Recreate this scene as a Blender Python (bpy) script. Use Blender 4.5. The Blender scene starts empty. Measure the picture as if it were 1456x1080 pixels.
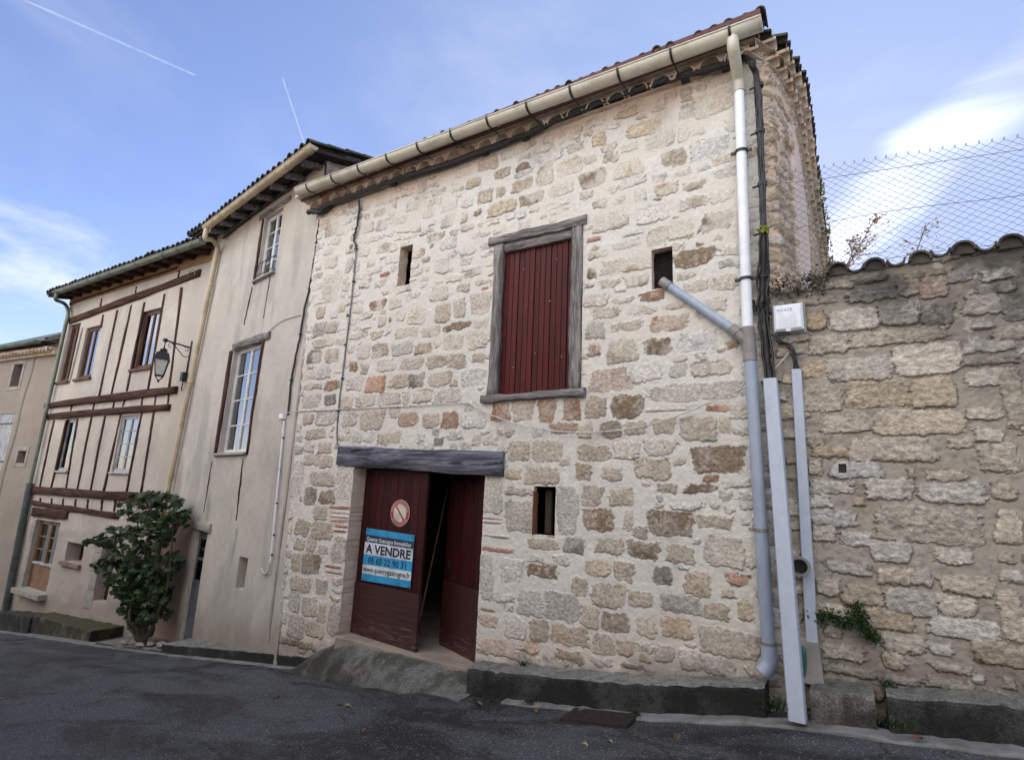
EXPO, SKY_S, SKY_K, SKY_TINT, CLOUD_K, BACK_K, AUR, PALE = 1.10, 0.108, 1.0, (1.08, .97, 1.12), 7.0, 1.2, 1.5, 4.6
OPP_H, OPP_H2 = 8.3, 7.4
import bpy, bmesh, math, random
import numpy as np
from mathutils import Vector
# ------------------------------------------------------------------ camera, sky, sun, exposure
F_PX, PITCH, ROLL, YAW = 770.5, math.radians(11.97), math.radians(2.467), math.radians(31.72)
def _cam_axes():
    fw = np.array([0, math.cos(PITCH), math.sin(PITCH)]); up = np.array([0, -math.sin(PITCH), math.cos(PITCH)]); rt = np.array([1., 0, 0])
    r2 = rt*math.cos(ROLL)+up*math.sin(ROLL); u2 = -rt*math.sin(ROLL)+up*math.cos(ROLL)
    c, s = math.cos(YAW), math.sin(YAW); Rz = np.array([[c, -s, 0], [s, c, 0], [0, 0, 1]])
    return Rz@fw, Rz@r2, Rz@u2
FW, RT, UP = _cam_axes()
EYE = np.array([0, -5.4, 1.6])
scene = bpy.context.scene
cam_data = bpy.data.cameras.new('camera'); cam = bpy.data.objects.new('camera', cam_data); scene.collection.objects.link(cam)
cam_data.sensor_fit = 'HORIZONTAL'; cam_data.sensor_width = 36; cam_data.lens = 36*F_PX/1456
cam_data.clip_end = 3000; cam_data.clip_start = .05
from mathutils import Matrix
m = Matrix(((RT[0], UP[0], -FW[0], EYE[0]), (RT[1], UP[1], -FW[1], EYE[1]), (RT[2], UP[2], -FW[2], EYE[2]), (0, 0, 0, 1)))
cam.matrix_world = m; scene.camera = cam
scene.view_settings.view_transform = 'Standard'; scene.view_settings.look = 'None'
scene.view_settings.exposure = EXPO; scene.view_settings.gamma = 1

def ray(px, py): return FW+RT*(px-728)/F_PX-UP*(py-540)/F_PX
SUN_EL, SUN_AZ = math.radians(27.0), math.radians(-0.5)       # azimuth measured from +y towards +x
sd = np.array([math.sin(SUN_AZ)*math.cos(SUN_EL), math.cos(SUN_AZ)*math.cos(SUN_EL), math.sin(SUN_EL)])
sun_l = bpy.data.lights.new('sun', 'SUN'); sun_l.energy = 4.6; sun_l.angle = math.radians(.5); sun_l.color = (1, .95, .87)
sun = bpy.data.objects.new('sun', sun_l); scene.collection.objects.link(sun); sun.location = (0, 30, 30)
sun.rotation_euler = Vector((-sd[0], -sd[1], -sd[2])).to_track_quat('-Z', 'Y').to_euler()

class NT:
    def __init__(s, nt): s.nt = nt
    def n(s, typ, **kw):
        x = s.nt.nodes.new(typ)
        ins = kw.pop('i', {})
        for k, v in kw.items(): setattr(x, k, v)
        for k, v in ins.items():
            if hasattr(v, 'is_output') or isinstance(v, bpy.types.NodeSocket): s.nt.links.new(v, x.inputs[k])
            else: x.inputs[k].default_value = v
        return x
    def m(s, op, a, b=None, c=None, clamp=False):
        x = s.nt.nodes.new('ShaderNodeMath'); x.operation = op; x.use_clamp = clamp
        for k, v in enumerate((a, b, c)):
            if v is None: continue
            if isinstance(v, bpy.types.NodeSocket): s.nt.links.new(v, x.inputs[k])
            else: x.inputs[k].default_value = v
        return x.outputs[0]
    def vm(s, op, a, b=None):
        x = s.nt.nodes.new('ShaderNodeVectorMath'); x.operation = op
        for k, v in enumerate((a, b)):
            if v is None: continue
            if isinstance(v, bpy.types.NodeSocket): s.nt.links.new(v, x.inputs[k])
            else: x.inputs[k].default_value = v
        return x
    def mix(s, f, a, b, typ='MIX'):
        x = s.nt.nodes.new('ShaderNodeMix'); x.data_type = 'RGBA'; x.blend_type = typ
        for k, v in ((0, f), (6, a), (7, b)):
            if isinstance(v, bpy.types.NodeSocket): s.nt.links.new(v, x.inputs[k])
            else: x.inputs[k].default_value = v if k == 0 else (*v[:3], 1)
        return x.outputs[2]
    def ramp(s, f, lo, hi):
        x = s.nt.nodes.new('ShaderNodeMapRange'); x.interpolation_type = 'SMOOTHSTEP'
        s.nt.links.new(f, x.inputs[0]); x.inputs[1].default_value = lo; x.inputs[2].default_value = hi
        return x.outputs[0]
    def noise(s, vec, scale, detail=4, rough=.55, dist=0):
        x = s.nt.nodes.new('ShaderNodeTexNoise'); x.inputs['Scale'].default_value = scale; x.inputs['Detail'].default_value = detail
        x.inputs['Roughness'].default_value = rough; x.inputs['Distortion'].default_value = dist
        if vec is not None: s.nt.links.new(vec, x.inputs['Vector'])
        return x.outputs[0]
    def link(s, a, b): s.nt.links.new(a, b)

world = bpy.data.worlds.new('World'); scene.world = world; world.use_nodes = True
wt = world.node_tree; wt.nodes.clear(); W = NT(wt)
sky = W.n('ShaderNodeTexSky', sky_type='NISHITA'); sky.sun_disc = False; sky.sun_elevation = SUN_EL; sky.sun_rotation = SUN_AZ
sky.air_density = 1.0; sky.dust_density = .6; sky.ozone_density = 2.0; sky.altitude = 200
tc = W.n('ShaderNodeTexCoord'); gv = W.vm('NORMALIZE', tc.outputs['Generated']).outputs[0]
base = W.vm('SCALE', sky.outputs[0]); base.inputs[3].default_value = SKY_K
base = W.vm('MULTIPLY', base.outputs[0], (*SKY_TINT,)).outputs[0]
# the photograph's exposure holds the aureole back: thin the sky's own glow round the sun
aur = W.m('DIVIDE', 1.0, W.m('ADD', 1.0, W.m('MULTIPLY', W.m('POWER', W.m('MAXIMUM', W.vm('DOT_PRODUCT', W.vm('NORMALIZE', W.n('ShaderNodeTexCoord').outputs['Generated']).outputs[0], tuple(sd)).outputs['Value'], 0.0), 6.0), AUR)))
base_ = W.vm('SCALE', base); W.link(aur, base_.inputs[3]); base = W.mix(W.m('MULTIPLY', W.m('SUBTRACT', 1.0, aur), 1.25, clamp=True), base_.outputs[0], (PALE*.42, PALE*.60, PALE*1.0))
def nd(px, py):
    v = ray(px, py); return v/np.linalg.norm(v)
def blob(v, lo, hi):
    d = W.vm('DOT_PRODUCT', gv, tuple(v)).outputs['Value']; return W.ramp(d, math.cos(math.radians(lo)), math.cos(math.radians(hi)))
# stretched noise so that the cloud reads as wind-drawn cirrus
st = W.vm('MULTIPLY', gv, (1.0, 1.0, 2.6)).outputs[0]
n1 = W.noise(st, 2.2, 8, .6, .6)
n2 = W.noise(st, 5.5, 7, .6, .3)
def seg_mask(a, b, half_out, half_in, span_pad=2.0):
    A, B = nd(*a), nd(*b); N = np.cross(A, B); N /= np.linalg.norm(N); M = A+B; M /= np.linalg.norm(M)
    h = math.degrees(math.acos(A@M))+span_pad
    d = W.m('ABSOLUTE', W.vm('DOT_PRODUCT', gv, tuple(N)).outputs['Value'])
    across = W.m('SUBTRACT', 1.0, W.ramp(d, math.sin(math.radians(half_in)), math.sin(math.radians(half_out))))
    return W.m('MULTIPLY', across, blob(M, h+span_pad, max(h-span_pad, .3)))
band = seg_mask((1140, 400), (1490, 70), 8.5, .6, 6)
lowleft = blob(nd(0, 410), 15, 3)
back = blob(np.array([-.15, -.86, .42])/np.linalg.norm([-.15, -.86, .42]), 75, 20)  # bright clouds out of view behind the camera, added as fill light
c1 = W.ramp(W.m('ADD', W.m('MULTIPLY', band, .50), W.m('MULTIPLY', n1, .9)), .76, 1.22)
c2 = W.ramp(W.m('ADD', W.m('MULTIPLY', lowleft, .36), W.m('MULTIPLY', n2, .8)), .64, 1.0)
c3 = W.ramp(W.m('ADD', W.m('MULTIPLY', back, .5), W.m('MULTIPLY', n1, .9)), .62, .9)
thin = W.m('MULTIPLY', W.ramp(W.noise(st, 1.3, 6, .6, .4), .45, .8), .22)
wn = W.noise(gv, 60, 4, .7)
t1 = W.m('MULTIPLY', seg_mask((20, -6), (275, 106), .11, .02, .1), W.ramp(wn, .2, .6))
t2 = W.m('MULTIPLY', seg_mask((402, 112), (433, 205), .10, .015, .1), W.ramp(wn, .2, .6))
cover = W.m('MAXIMUM', W.m('MAXIMUM', W.m('MULTIPLY', c1, .80), W.m('MULTIPLY', c2, .62)), W.m('MAXIMUM', W.m('MULTIPLY', c3, .95), thin))
trail = W.m('MULTIPLY', W.m('MAXIMUM', t1, t2), .20)
up_ = W.vm('DOT_PRODUCT', gv, (0, 0, 1)).outputs['Value']
cover = W.m('MULTIPLY', cover, W.ramp(up_, 0.0, .08))
near_sun = blob(nd(1172, 300), 16, 1)
glow = W.m('POWER', near_sun, 1.5)
cb = W.m('ADD', W.m('ADD', .85, W.m('MULTIPLY', glow, 1.1)), W.m('MULTIPLY', back, BACK_K))
cloudc = W.vm('SCALE', W.mix(back, (.90, .93, 1.0), (.97, .98, 1.0))); W.link(W.m('MULTIPLY', cb, CLOUD_K), cloudc.inputs[3])
skyc = W.mix(cover, base, cloudc.outputs[0])
skyc = W.mix(trail, skyc, (CLOUD_K*.85, CLOUD_K*.9, CLOUD_K*1.0))
bg = W.n('ShaderNodeBackground', i={'Color': skyc, 'Strength': SKY_S})
wo = W.n('ShaderNodeOutputWorld'); W.link(bg.outputs[0], wo.inputs[0])

# ------------------------------------------------------------------ helpers
rng = np.random.default_rng(7); random.seed(7)
def eu(px, py, y=0.):
    d = ray(px, py); t = (y-EYE[1])/d[1]; return EYE+d*t
class Frame:
    """A facade: origin, direction along it (u), outward normal (o), z up."""
    def __init__(s, o, ang):
        s.o = np.array([o[0], o[1], 0.]); s.d = np.array([math.cos(ang), math.sin(ang), 0.]); s.n = np.array([math.sin(ang), -math.cos(ang), 0.])
    def at(s, u, o, z): return s.o+s.d*u+s.n*o+np.array([0, 0, z])
    def px(s, px, py, o=0.):
        d = ray(px, py); P0 = s.o+s.n*o; t = ((P0-EYE)@s.n)/(d@s.n); P = EYE+d*t
        return float((P-s.o)@s.d), float(P[2])
    def pt(s, px, py, o=0.):
        u, z = s.px(px, py, o); return s.at(u, o, z)
FM = Frame((0, 0), 0)                                    # stone house and boundary wall
JOINT = eu(428, 620)
FD = Frame(JOINT, math.radians(-9.83))                   # rendered house in the middle
FT = Frame(FD.pt(265, 560), math.radians(.54))           # half-timbered house
FF = Frame(FT.pt(60, 620), math.radians(6))              # house at the far left
SIDE = np.array([[-.3, -.62], [0, -.50], [.13, -.38], [.4, -.30], [.83, -.22], [1.4, -.18], [2.3, -.175], [3.6, -.16], [5.4, -.12], [8, -.10]])   # y, x of the stone house's side wall
def zroad(x): return np.interp(x, [-80, -30, -19.4, -6.9, -3.43, -1.74, -.54, .85, 3, 30], [-6.5, -3.9, -2.4, -.86, -.445, -.235, -.03, .125, .38, 2.4])

def wloc(o):
    v = Vector((0, 0, 0))
    while o is not None: v = v+o.location; o = o.parent
    return v
def tag(o, label=None, cat=None, group=None, kind=None):
    if label: o['label'] = label
    if cat: o['category'] = cat
    if group: o['group'] = group
    if kind: o['kind'] = kind
    return o
def thing(name, loc, label, cat, group=None):
    o = bpy.data.objects.new(name, None); scene.collection.objects.link(o); o.location = Vector([float(v) for v in loc]); o.empty_display_size = .2
    return tag(o, label, cat, group)
def link_mesh(name, verts, faces, mat, parent=None, smooth=False, base=None, edges=()):
    me = bpy.data.meshes.new(name); off = wloc(parent) if parent else Vector((0, 0, 0))
    v = np.asarray(verts, float).reshape(-1, 3)
    if parent is None and base is not None: off = Vector([float(q) for q in base])
    v = v-np.array(off)
    me.from_pydata(v.tolist(), list(edges), [list(map(int, f)) for f in faces]); me.update()
    if smooth: me.polygons.foreach_set('use_smooth', [len(p.vertices) < 5 for p in me.polygons])
    for mm in (mat if isinstance(mat, (list, tuple)) else [mat]): me.materials.append(mm)
    o = bpy.data.objects.new(name, me); scene.collection.objects.link(o)
    if parent: o.parent = parent
    elif base is not None: o.location = off
    return o
class MB:
    def __init__(s): s.v = []; s.f = []; s.mi = []
    def add(s, vs, fs, mi=0):
        k = len(s.v); s.v.extend([np.asarray(q, float) for q in vs]); s.f.extend([[i+k for i in f] for f in fs]); s.mi.extend([mi]*len(fs)); return s
    def box(s, fr, u0, u1, o0, o1, z0, z1, mi=0, bev=0):
        if bev:
            b = bev; ring = lambda o, e: [fr.at(u0+e, o, z0+e), fr.at(u1-e, o, z0+e), fr.at(u1-e, o, z1-e), fr.at(u0+e, o, z1-e)]
            vs = ring(o0, 0)+ring(o1-b, 0)+ring(o1, b); fs = [(3, 2, 1, 0)]
            for r in (0, 4): fs += [(r+i, r+(i+1) % 4, r+4+(i+1) % 4, r+4+i) for i in range(4)]
            fs.append((8, 9, 10, 11)); return s.add(vs, fs, mi)
        p = [fr.at(u, o, z) for u in (u0, u1) for o in (o0, o1) for z in (z0, z1)]
        return s.add(p, [(0, 1, 3, 2), (4, 6, 7, 5), (0, 4, 5, 1), (2, 3, 7, 6), (0, 2, 6, 4), (1, 5, 7, 3)], mi)
    def tube(s, pts, r, n=8, mi=0, caps=True, arc=None):
        pts = [np.asarray(p, float) for p in pts]; N = len(pts); rr = r if hasattr(r, '__len__') else [r]*N
        t = [pts[min(i+1, N-1)]-pts[max(i-1, 0)] for i in range(N)]; t = [x/(np.linalg.norm(x)+1e-9) for x in t]
        a = np.cross(t[0], [0, 0, 1.]);
        if np.linalg.norm(a) < .2: a = np.cross(t[0], [0, 1., 0])
        a /= np.linalg.norm(a); k = len(s.v)
        for i in range(N):
            a = a-t[i]*(a@t[i]); a /= np.linalg.norm(a)+1e-9; b = np.cross(t[i], a)
            for j in range(n):
                q = 2*math.pi*j/n; s.v.append(pts[i]+(a*math.cos(q)+b*math.sin(q))*rr[i])
        for i in range(N-1):
            for j in range(n): s.f.append([k+i*n+j, k+i*n+(j+1) % n, k+(i+1)*n+(j+1) % n, k+(i+1)*n+j]); s.mi.append(mi)
        if caps:
            q = len(s.v); s.v.extend([s.v[k+j].copy() for j in range(n)]); s.v.extend([s.v[k+(N-1)*n+j].copy() for j in range(n)])
            s.f.append([q+j for j in range(n)][::-1]); s.f.append([q+n+j for j in range(n)]); s.mi += [mi, mi]
        return s
    def prism(s, poly, vec, mi=0):
        n = len(poly); vec = np.asarray(vec, float); vs = [np.asarray(p, float) for p in poly]+[np.asarray(p, float)+vec for p in poly]
        fs = [list(range(n))[::-1], list(range(n, 2*n))]+[[i, (i+1) % n, n+(i+1) % n, n+i] for i in range(n)]
        return s.add(vs, fs, mi)
    def build(s, name, mat, parent=None, smooth=False, base=None):
        o = link_mesh(name, s.v, s.f, mat, parent, smooth, base)
        if any(s.mi): o.data.polygons.foreach_set('material_index', s.mi)
        return o
def smoothpath(pts, k=4):
    pts = [np.asarray(p, float) for p in pts]; out = []
    for i in range(len(pts)-1):
        p0 = pts[max(i-1, 0)]; p1 = pts[i]; p2 = pts[i+1]; p3 = pts[min(i+2, len(pts)-1)]
        for j in range(k):
            t = j/k; out.append(.5*((2*p1)+(-p0+p2)*t+(2*p0-5*p1+4*p2-p3)*t*t+(-p0+3*p1-3*p2+p3)*t**3))
    out.append(pts[-1]); return out
def wob(pts, a, seed=0):
    r = np.random.default_rng(seed); return [p+r.normal(0, a, 3) for p in pts]
_tab = np.random.default_rng(3).random((256, 256))
def vn(x, y, seed=0):
    x = np.asarray(x)+seed*17.31; y = np.asarray(y)+seed*9.77; xi = np.floor(x).astype(int); yi = np.floor(y).astype(int); fx = x-xi; fy = y-yi
    fx = fx*fx*(3-2*fx); fy = fy*fy*(3-2*fy); g = lambda a, b: _tab[a & 255, b & 255]
    return (g(xi, yi)*(1-fx)+g(xi+1, yi)*fx)*(1-fy)+(g(xi, yi+1)*(1-fx)+g(xi+1, yi+1)*fx)*fy
def fbm(x, y, f, oct=4, seed=0, gain=.5):
    a = 1; s_ = 0; t = 0
    for o in range(oct): s_ = s_+a*vn(np.asarray(x)*f, np.asarray(y)*f, seed+o*5); t += a; a *= gain; f *= 2.03
    return s_/t
def sst(x, a, b):
    t = np.clip((x-a)/(b-a), 0, 1); return t*t*(3-2*t)

# ------------------------------------------------------------------ materials
def newmat(name):
    mt = bpy.data.materials.new(name); mt.use_nodes = True; mt.node_tree.nodes.clear(); N = NT(mt.node_tree)
    b = N.n('ShaderNodeBsdfPrincipled'); o = N.n('ShaderNodeOutputMaterial'); N.link(b.outputs[0], o.inputs[0]); return mt, N, b
def plain(name, c, rough=.6, metal=0, c2=None, scale=6, bump=0, bscale=60, spec=.5, stretch=(1, 1, 1), detail=5, lo=.4, hi=.65, bdist=.004, coat=0, island=0):
    mt, N, b = newmat(name); tcn = N.n('ShaderNodeTexCoord'); v = N.vm('MULTIPLY', tcn.outputs['Object'], stretch).outputs[0]
    b.inputs['Roughness'].default_value = rough; b.inputs['Metallic'].default_value = metal; b.inputs['Specular IOR Level'].default_value = spec
    if coat: b.inputs['Coat Weight'].default_value = coat
    c2 = c2 or tuple(x*.7 for x in c)
    col = N.mix(N.ramp(N.noise(v, scale, detail, .6), lo, hi), c, c2)
    fine = N.noise(v, scale*9, 4, .6); col = N.mix(.5, col, N.mix(fine, tuple(x*.65 for x in (1, 1, 1)), (1.35, 1.35, 1.35)), 'MULTIPLY')
    if island:
        gi = N.n('ShaderNodeNewGeometry'); col = N.mix(1.0, col, N.mix(gi.outputs['Random Per Island'], tuple([1-island]*3), tuple([1+island]*3)), 'MULTIPLY')
    N.link(col, b.inputs['Base Color'])
    if bump:
        bn = N.n('ShaderNodeBump', i={'Height': N.noise(v, bscale, 5, .65), 'Strength': bump, 'Distance': bdist}); N.link(bn.outputs[0], b.inputs['Normal'])
    return mt
def attr_mat(name, bump_scale=45, bump=.8, dist=.012, rough=.93, fine=(.72, 1.26), zst=1.0):
    """Masonry: per-stone colour comes from a colour attribute, grain and pitting from noise."""
    mt, N, b = newmat(name); a = N.n('ShaderNodeAttribute', attribute_name='Col'); k = N.n('ShaderNodeAttribute', attribute_name='Msk'); tcn = N.n('ShaderNodeTexCoord'); v = N.vm('MULTIPLY', tcn.outputs['Object'], (1, 1, zst)).outputs[0]
    f1 = N.noise(v, 26, 6, .7); f2 = N.noise(v, 95, 4, .7)
    w = N.m('ADD', N.m('MULTIPLY', k.outputs['Fac'], .75), .25)
    col = N.mix(w, a.outputs['Color'], N.mix(N.ramp(f1, .3, .7), tuple([fine[0]]*3), tuple([fine[1]]*3)), 'MULTIPLY')
    pits = N.m('MULTIPLY', N.ramp(f2, .64, .74), N.m('MULTIPLY', k.outputs['Fac'], .38))
    col = N.mix(pits, col, (.13, .10, .07))
    N.link(col, b.inputs['Base Color']); b.inputs['Roughness'].default_value = rough; b.inputs['Specular IOR Level'].default_value = .25
    vch = N.n('ShaderNodeTexVoronoi', feature='F1', i={'Scale': bump_scale*.55}); N.link(N.vm('ADD', v, N.vm('SCALE', N.n('ShaderNodeTexNoise', i={'Vector': v, 'Scale': 40.0, 'Detail': 3.0}).outputs['Color']).outputs[0]).outputs[0], vch.inputs['Vector'])
    for q in N.nt.nodes:
        if q.type == 'VECT_MATH' and q.operation == 'SCALE': q.inputs[3].default_value = .035
    chip = N.m('MULTIPLY', vch.outputs['Distance'], N.m('MULTIPLY', k.outputs['Fac'], .9))
    h = N.m('ADD', chip, N.m('MULTIPLY', N.noise(v, bump_scale, 6, .7), N.m('ADD', N.m('MULTIPLY', k.outputs['Fac'], 1.0), .32)))
    h = N.m('ADD', h, N.m('MULTIPLY', f2, .3))
    bn = N.n('ShaderNodeBump', i={'Height': h, 'Strength': bump, 'Distance': dist}); N.link(bn.outputs[0], b.inputs['Normal'])
    return mt
MT = {}
MT['masonry'] = attr_mat('lime mortared stone', dist=.014, bump=.95)
MT['rubble'] = attr_mat('old rubble masonry', 30, 1, .02, fine=(.66, 1.28), zst=1.25)
MT['plaster'] = attr_mat('lime render', 60, .5, .006, fine=(.88, 1.1))
def wood(name, c, c2, axis, rough=.85, bump=.8, gs=14, thr=(.4, .6), crack=.75):
    mt, N, b = newmat(name); tcn = N.n('ShaderNodeTexCoord'); st = {'x': (.10, 1, 1), 'z': (1, 1, .09)}[axis]; v = N.vm('MULTIPLY', tcn.outputs['Object'], st).outputs[0]
    n = N.noise(v, gs, 8, .68, .4); f = N.noise(v, gs*4.5, 6, .7); ck = N.ramp(N.noise(v, gs*1.7, 5, .6, .3), .60, .68); big = N.noise(tcn.outputs['Object'], 2.3, 4, .6)
    col = N.mix(N.ramp(n, *thr), c, c2); col = N.mix(.75, col, N.mix(N.ramp(f, .3, .7), (.5, .5, .5), (1.5, 1.5, 1.5)), 'MULTIPLY'); col = N.mix(.6, col, N.mix(big, (.6, .6, .6), (1.4, 1.4, 1.4)), 'MULTIPLY')
    col = N.mix(N.m('MULTIPLY', ck, crack), col, tuple(q*.18 for q in c2)); N.link(col, b.inputs['Base Color']); b.inputs['Roughness'].default_value = rough; b.inputs['Specular IOR Level'].default_value = .25
    bn = N.n('ShaderNodeBump', i={'Height': N.m('SUBTRACT', N.m('ADD', n, N.m('MULTIPLY', f, .5)), N.m('MULTIPLY', ck, .8)), 'Strength': bump, 'Distance': .012}); N.link(bn.outputs[0], b.inputs['Normal']); return mt
MT['beam_x'] = wood('old dark oak beam', (.085, .034, .022), (.032, .015, .012), 'x')
MT['beam_z'] = wood('old dark oak post', (.085, .034, .022), (.032, .015, .012), 'z')
MT['lintel'] = wood('weathered blue grey lintel', (.17, .18, .225), (.05, .05, .065), 'x', gs=9, bump=1, crack=.9)
MT['grey_x'] = wood('weathered grey wood', (.25, .235, .225), (.11, .10, .10), 'x', gs=16, bump=1)
MT['grey_z'] = wood('weathered grey wood post', (.25, .235, .225), (.11, .10, .10), 'z', gs=16, bump=1)
MT['brown_z'] = wood('brown window wood', (.14, .06, .035), (.07, .03, .02), 'z', rough=.5)
MT['oxblood'] = plain('oxblood painted boards', (.072, .009, .008), .5, spec=.2, c2=(.042, .006, .006), island=.22, scale=5, bump=.35, bscale=30, stretch=(6, 6, .5), bdist=.003)
MT['door_paint'] = plain('worn oxblood paint', (.040, .007, .007), .55, spec=.18, c2=(.022, .005, .005), island=.25, scale=4, bump=.4, bscale=30, stretch=(5, 5, .6), bdist=.003)
def worn():
    mt, N, b = newmat('scuffed oxblood paint'); tcn = N.n('ShaderNodeTexCoord'); v = N.vm('MULTIPLY', tcn.outputs['Object'], (1.5, 1.5, 22)).outputs[0]
    sep = N.n('ShaderNodeSeparateXYZ'); N.link(tcn.outputs['Object'], sep.inputs[0])
    n = N.noise(v, 3.5, 7, .72); low = N.m('SUBTRACT', 1.0, N.ramp(sep.outputs[2], 0, .75))
    sc = N.ramp(N.m('ADD', n, N.m('MULTIPLY', low, .12)), .62, .78)
    col = N.mix(N.noise(v, 2, 4), (.032, .0075, .0075), (.048, .011, .011)); col = N.mix(N.m('MULTIPLY', sc, .7), col, (.30, .22, .20)); N.link(col, b.inputs['Base Color']); b.inputs['Roughness'].default_value = .55
    bn = N.n('ShaderNodeBump', i={'Height': n, 'Strength': .4, 'Distance': .003}); N.link(bn.outputs[0], b.inputs['Normal']); return mt
MT['door_scuffed'] = worn()
MT['pvc_cream'] = plain('cream pvc', (.58, .56, .47), .38, c2=(.46, .44, .34), scale=3, bump=.05)
MT['pvc_beige'] = plain('beige pvc', (.52, .44, .30), .42, c2=(.38, .31, .20), scale=2.5)
MT['pvc_white'] = plain('white pvc', (.80, .83, .88), .35, c2=(.72, .75, .80), scale=2)
MT['pvc_grey'] = plain('blue grey pvc', (.33, .39, .49), .36, c2=(.27, .32, .41), scale=2, stretch=(1, 1, .4))
MT['pvc_fitting'] = plain('grey pvc fitting', (.27, .26, .25), .4, c2=(.2, .19, .18), scale=4)
MT['trunking'] = plain('dirty pale trunking', (.42, .48, .58), .42, c2=(.33, .36, .41), scale=2, stretch=(1, 1, .7), lo=.5, hi=.8)
MT['zinc'] = plain('green grey zinc', (.20, .23, .18), .45, metal=.2, c2=(.13, .15, .12), scale=3)
MT['dark_zinc'] = plain('dark zinc pipe', (.10, .12, .11), .5, metal=.1, c2=(.06, .07, .07), scale=3)
MT['black'] = plain('black cable', (.012, .012, .014), .5, c2=(.02, .02, .022))
MT['iron'] = plain('black iron', (.015, .016, .018), .45, c2=(.03, .03, .03), metal=.3)
MT['steel'] = plain('dull steel', (.30, .28, .24), .5, metal=.6, c2=(.2, .18, .16))
MT['wire'] = plain('galvanised wire', (.16, .17, .18), .5, metal=.4, c2=(.10, .10, .11))
MT['cable_white'] = plain('white cable', (.62, .61, .58), .5)
MT['cable_grey'] = plain('grey cable', (.22, .22, .22), .5)
MT['clay'] = plain('limewashed clay tile', (.62, .53, .43), .85, c2=(.46, .33, .23), scale=5, bump=.5, bscale=50)
MT['clay_in'] = plain('clay tile hollow', (.26, .15, .10), .9, c2=(.16, .10, .075), scale=7)
MT['tile_old'] = plain('lichen covered roof tile', (.085, .055, .045), .9, c2=(.04, .038, .032), scale=5, bump=.7, bscale=35, lo=.35, hi=.6)
MT['tile_moss'] = plain('blackened mossy tile', (.075, .07, .06), .95, c2=(.035, .035, .03), scale=5, bump=.9, bscale=30, lo=.35, hi=.6)
MT['slate'] = plain('grey slate', (.12, .12, .115), .7, c2=(.06, .06, .06), scale=4, bump=.4)
MT['soffit'] = plain('dark soffit wood', (.05, .035, .028), .9, c2=(.025, .02, .018), scale=8)
MT['fascia'] = plain('dark red eave board', (.10, .018, .02), .6, c2=(.06, .014, .016), scale=5)
MT['white_paint'] = plain('white window paint', (.66, .67, .66), .45, c2=(.52, .53, .52), scale=6)
MT['worn_white'] = plain('flaking grey white paint', (.42, .43, .44), .6, c2=(.22, .23, .25), scale=12, stretch=(1, 1, .3))
MT['cream_paint'] = plain('cream door frame paint', (.50, .46, .36), .5)
MT['blue_paint'] = plain('faded blue grey door paint', (.11, .125, .16), .5, c2=(.07, .08, .11), scale=4)
MT['curtain'] = plain('net curtain', (.42, .42, .40), .9, c2=(.30, .30, .29), scale=7, stretch=(6, 6, .4))
MT['stone_trim'] = plain('dressed pale stone', (.36, .335, .30), .9, c2=(.27, .25, .22), scale=4, bump=.5, bscale=40)
MT['concrete'] = plain('pale worn concrete', (.22, .225, .22), .9, c2=(.12, .12, .115), scale=5, lo=.3, hi=.7, bump=.8, bscale=50)
MT['floor'] = plain('dusty garage floor', (.30, .25, .20), .9, c2=(.22, .18, .15), scale=3, bump=.3)
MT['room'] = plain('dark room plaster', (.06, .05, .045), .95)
MT['leaf_dead'] = plain('dead leaf', (.13, .06, .04), .7, c2=(.08, .045, .03), scale=15)
MT['leaf_pale'] = plain('yellowed leaf', (.28, .25, .15), .7, c2=(.2, .17, .1), scale=15)
MT['grate'] = plain('rusty grate', (.03, .018, .016), .85, c2=(.018, .013, .012), scale=20, bump=.5)
MT['hose'] = plain('green corrugated hose', (.015, .11, .07), .5)
MT['timber_pale'] = plain('raw timber', (.20, .14, .08), .8)
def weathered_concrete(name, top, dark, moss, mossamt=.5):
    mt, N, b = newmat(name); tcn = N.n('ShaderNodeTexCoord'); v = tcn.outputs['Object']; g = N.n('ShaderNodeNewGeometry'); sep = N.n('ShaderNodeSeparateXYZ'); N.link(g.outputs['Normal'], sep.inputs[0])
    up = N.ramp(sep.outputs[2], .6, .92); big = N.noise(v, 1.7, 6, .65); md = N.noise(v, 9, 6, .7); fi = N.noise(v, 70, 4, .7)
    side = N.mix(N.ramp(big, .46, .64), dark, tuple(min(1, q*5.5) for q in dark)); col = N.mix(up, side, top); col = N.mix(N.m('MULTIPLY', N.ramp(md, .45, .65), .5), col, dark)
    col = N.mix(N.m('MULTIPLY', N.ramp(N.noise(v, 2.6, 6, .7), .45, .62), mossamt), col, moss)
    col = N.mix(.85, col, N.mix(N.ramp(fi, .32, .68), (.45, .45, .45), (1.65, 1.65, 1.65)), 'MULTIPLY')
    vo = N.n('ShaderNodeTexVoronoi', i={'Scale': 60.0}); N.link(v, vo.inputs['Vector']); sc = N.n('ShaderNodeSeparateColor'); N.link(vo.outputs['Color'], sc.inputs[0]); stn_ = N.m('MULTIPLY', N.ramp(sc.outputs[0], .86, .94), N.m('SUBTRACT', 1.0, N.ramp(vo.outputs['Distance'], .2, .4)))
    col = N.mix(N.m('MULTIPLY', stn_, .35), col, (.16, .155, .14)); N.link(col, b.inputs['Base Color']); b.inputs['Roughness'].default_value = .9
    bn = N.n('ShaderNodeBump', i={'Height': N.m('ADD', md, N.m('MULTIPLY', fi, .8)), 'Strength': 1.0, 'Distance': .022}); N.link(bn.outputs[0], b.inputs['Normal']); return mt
MT['kerb'] = weathered_concrete('blackened kerb concrete', (.24, .24, .225), (.011, .011, .0105), (.02, .024, .012), .25)
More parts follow.
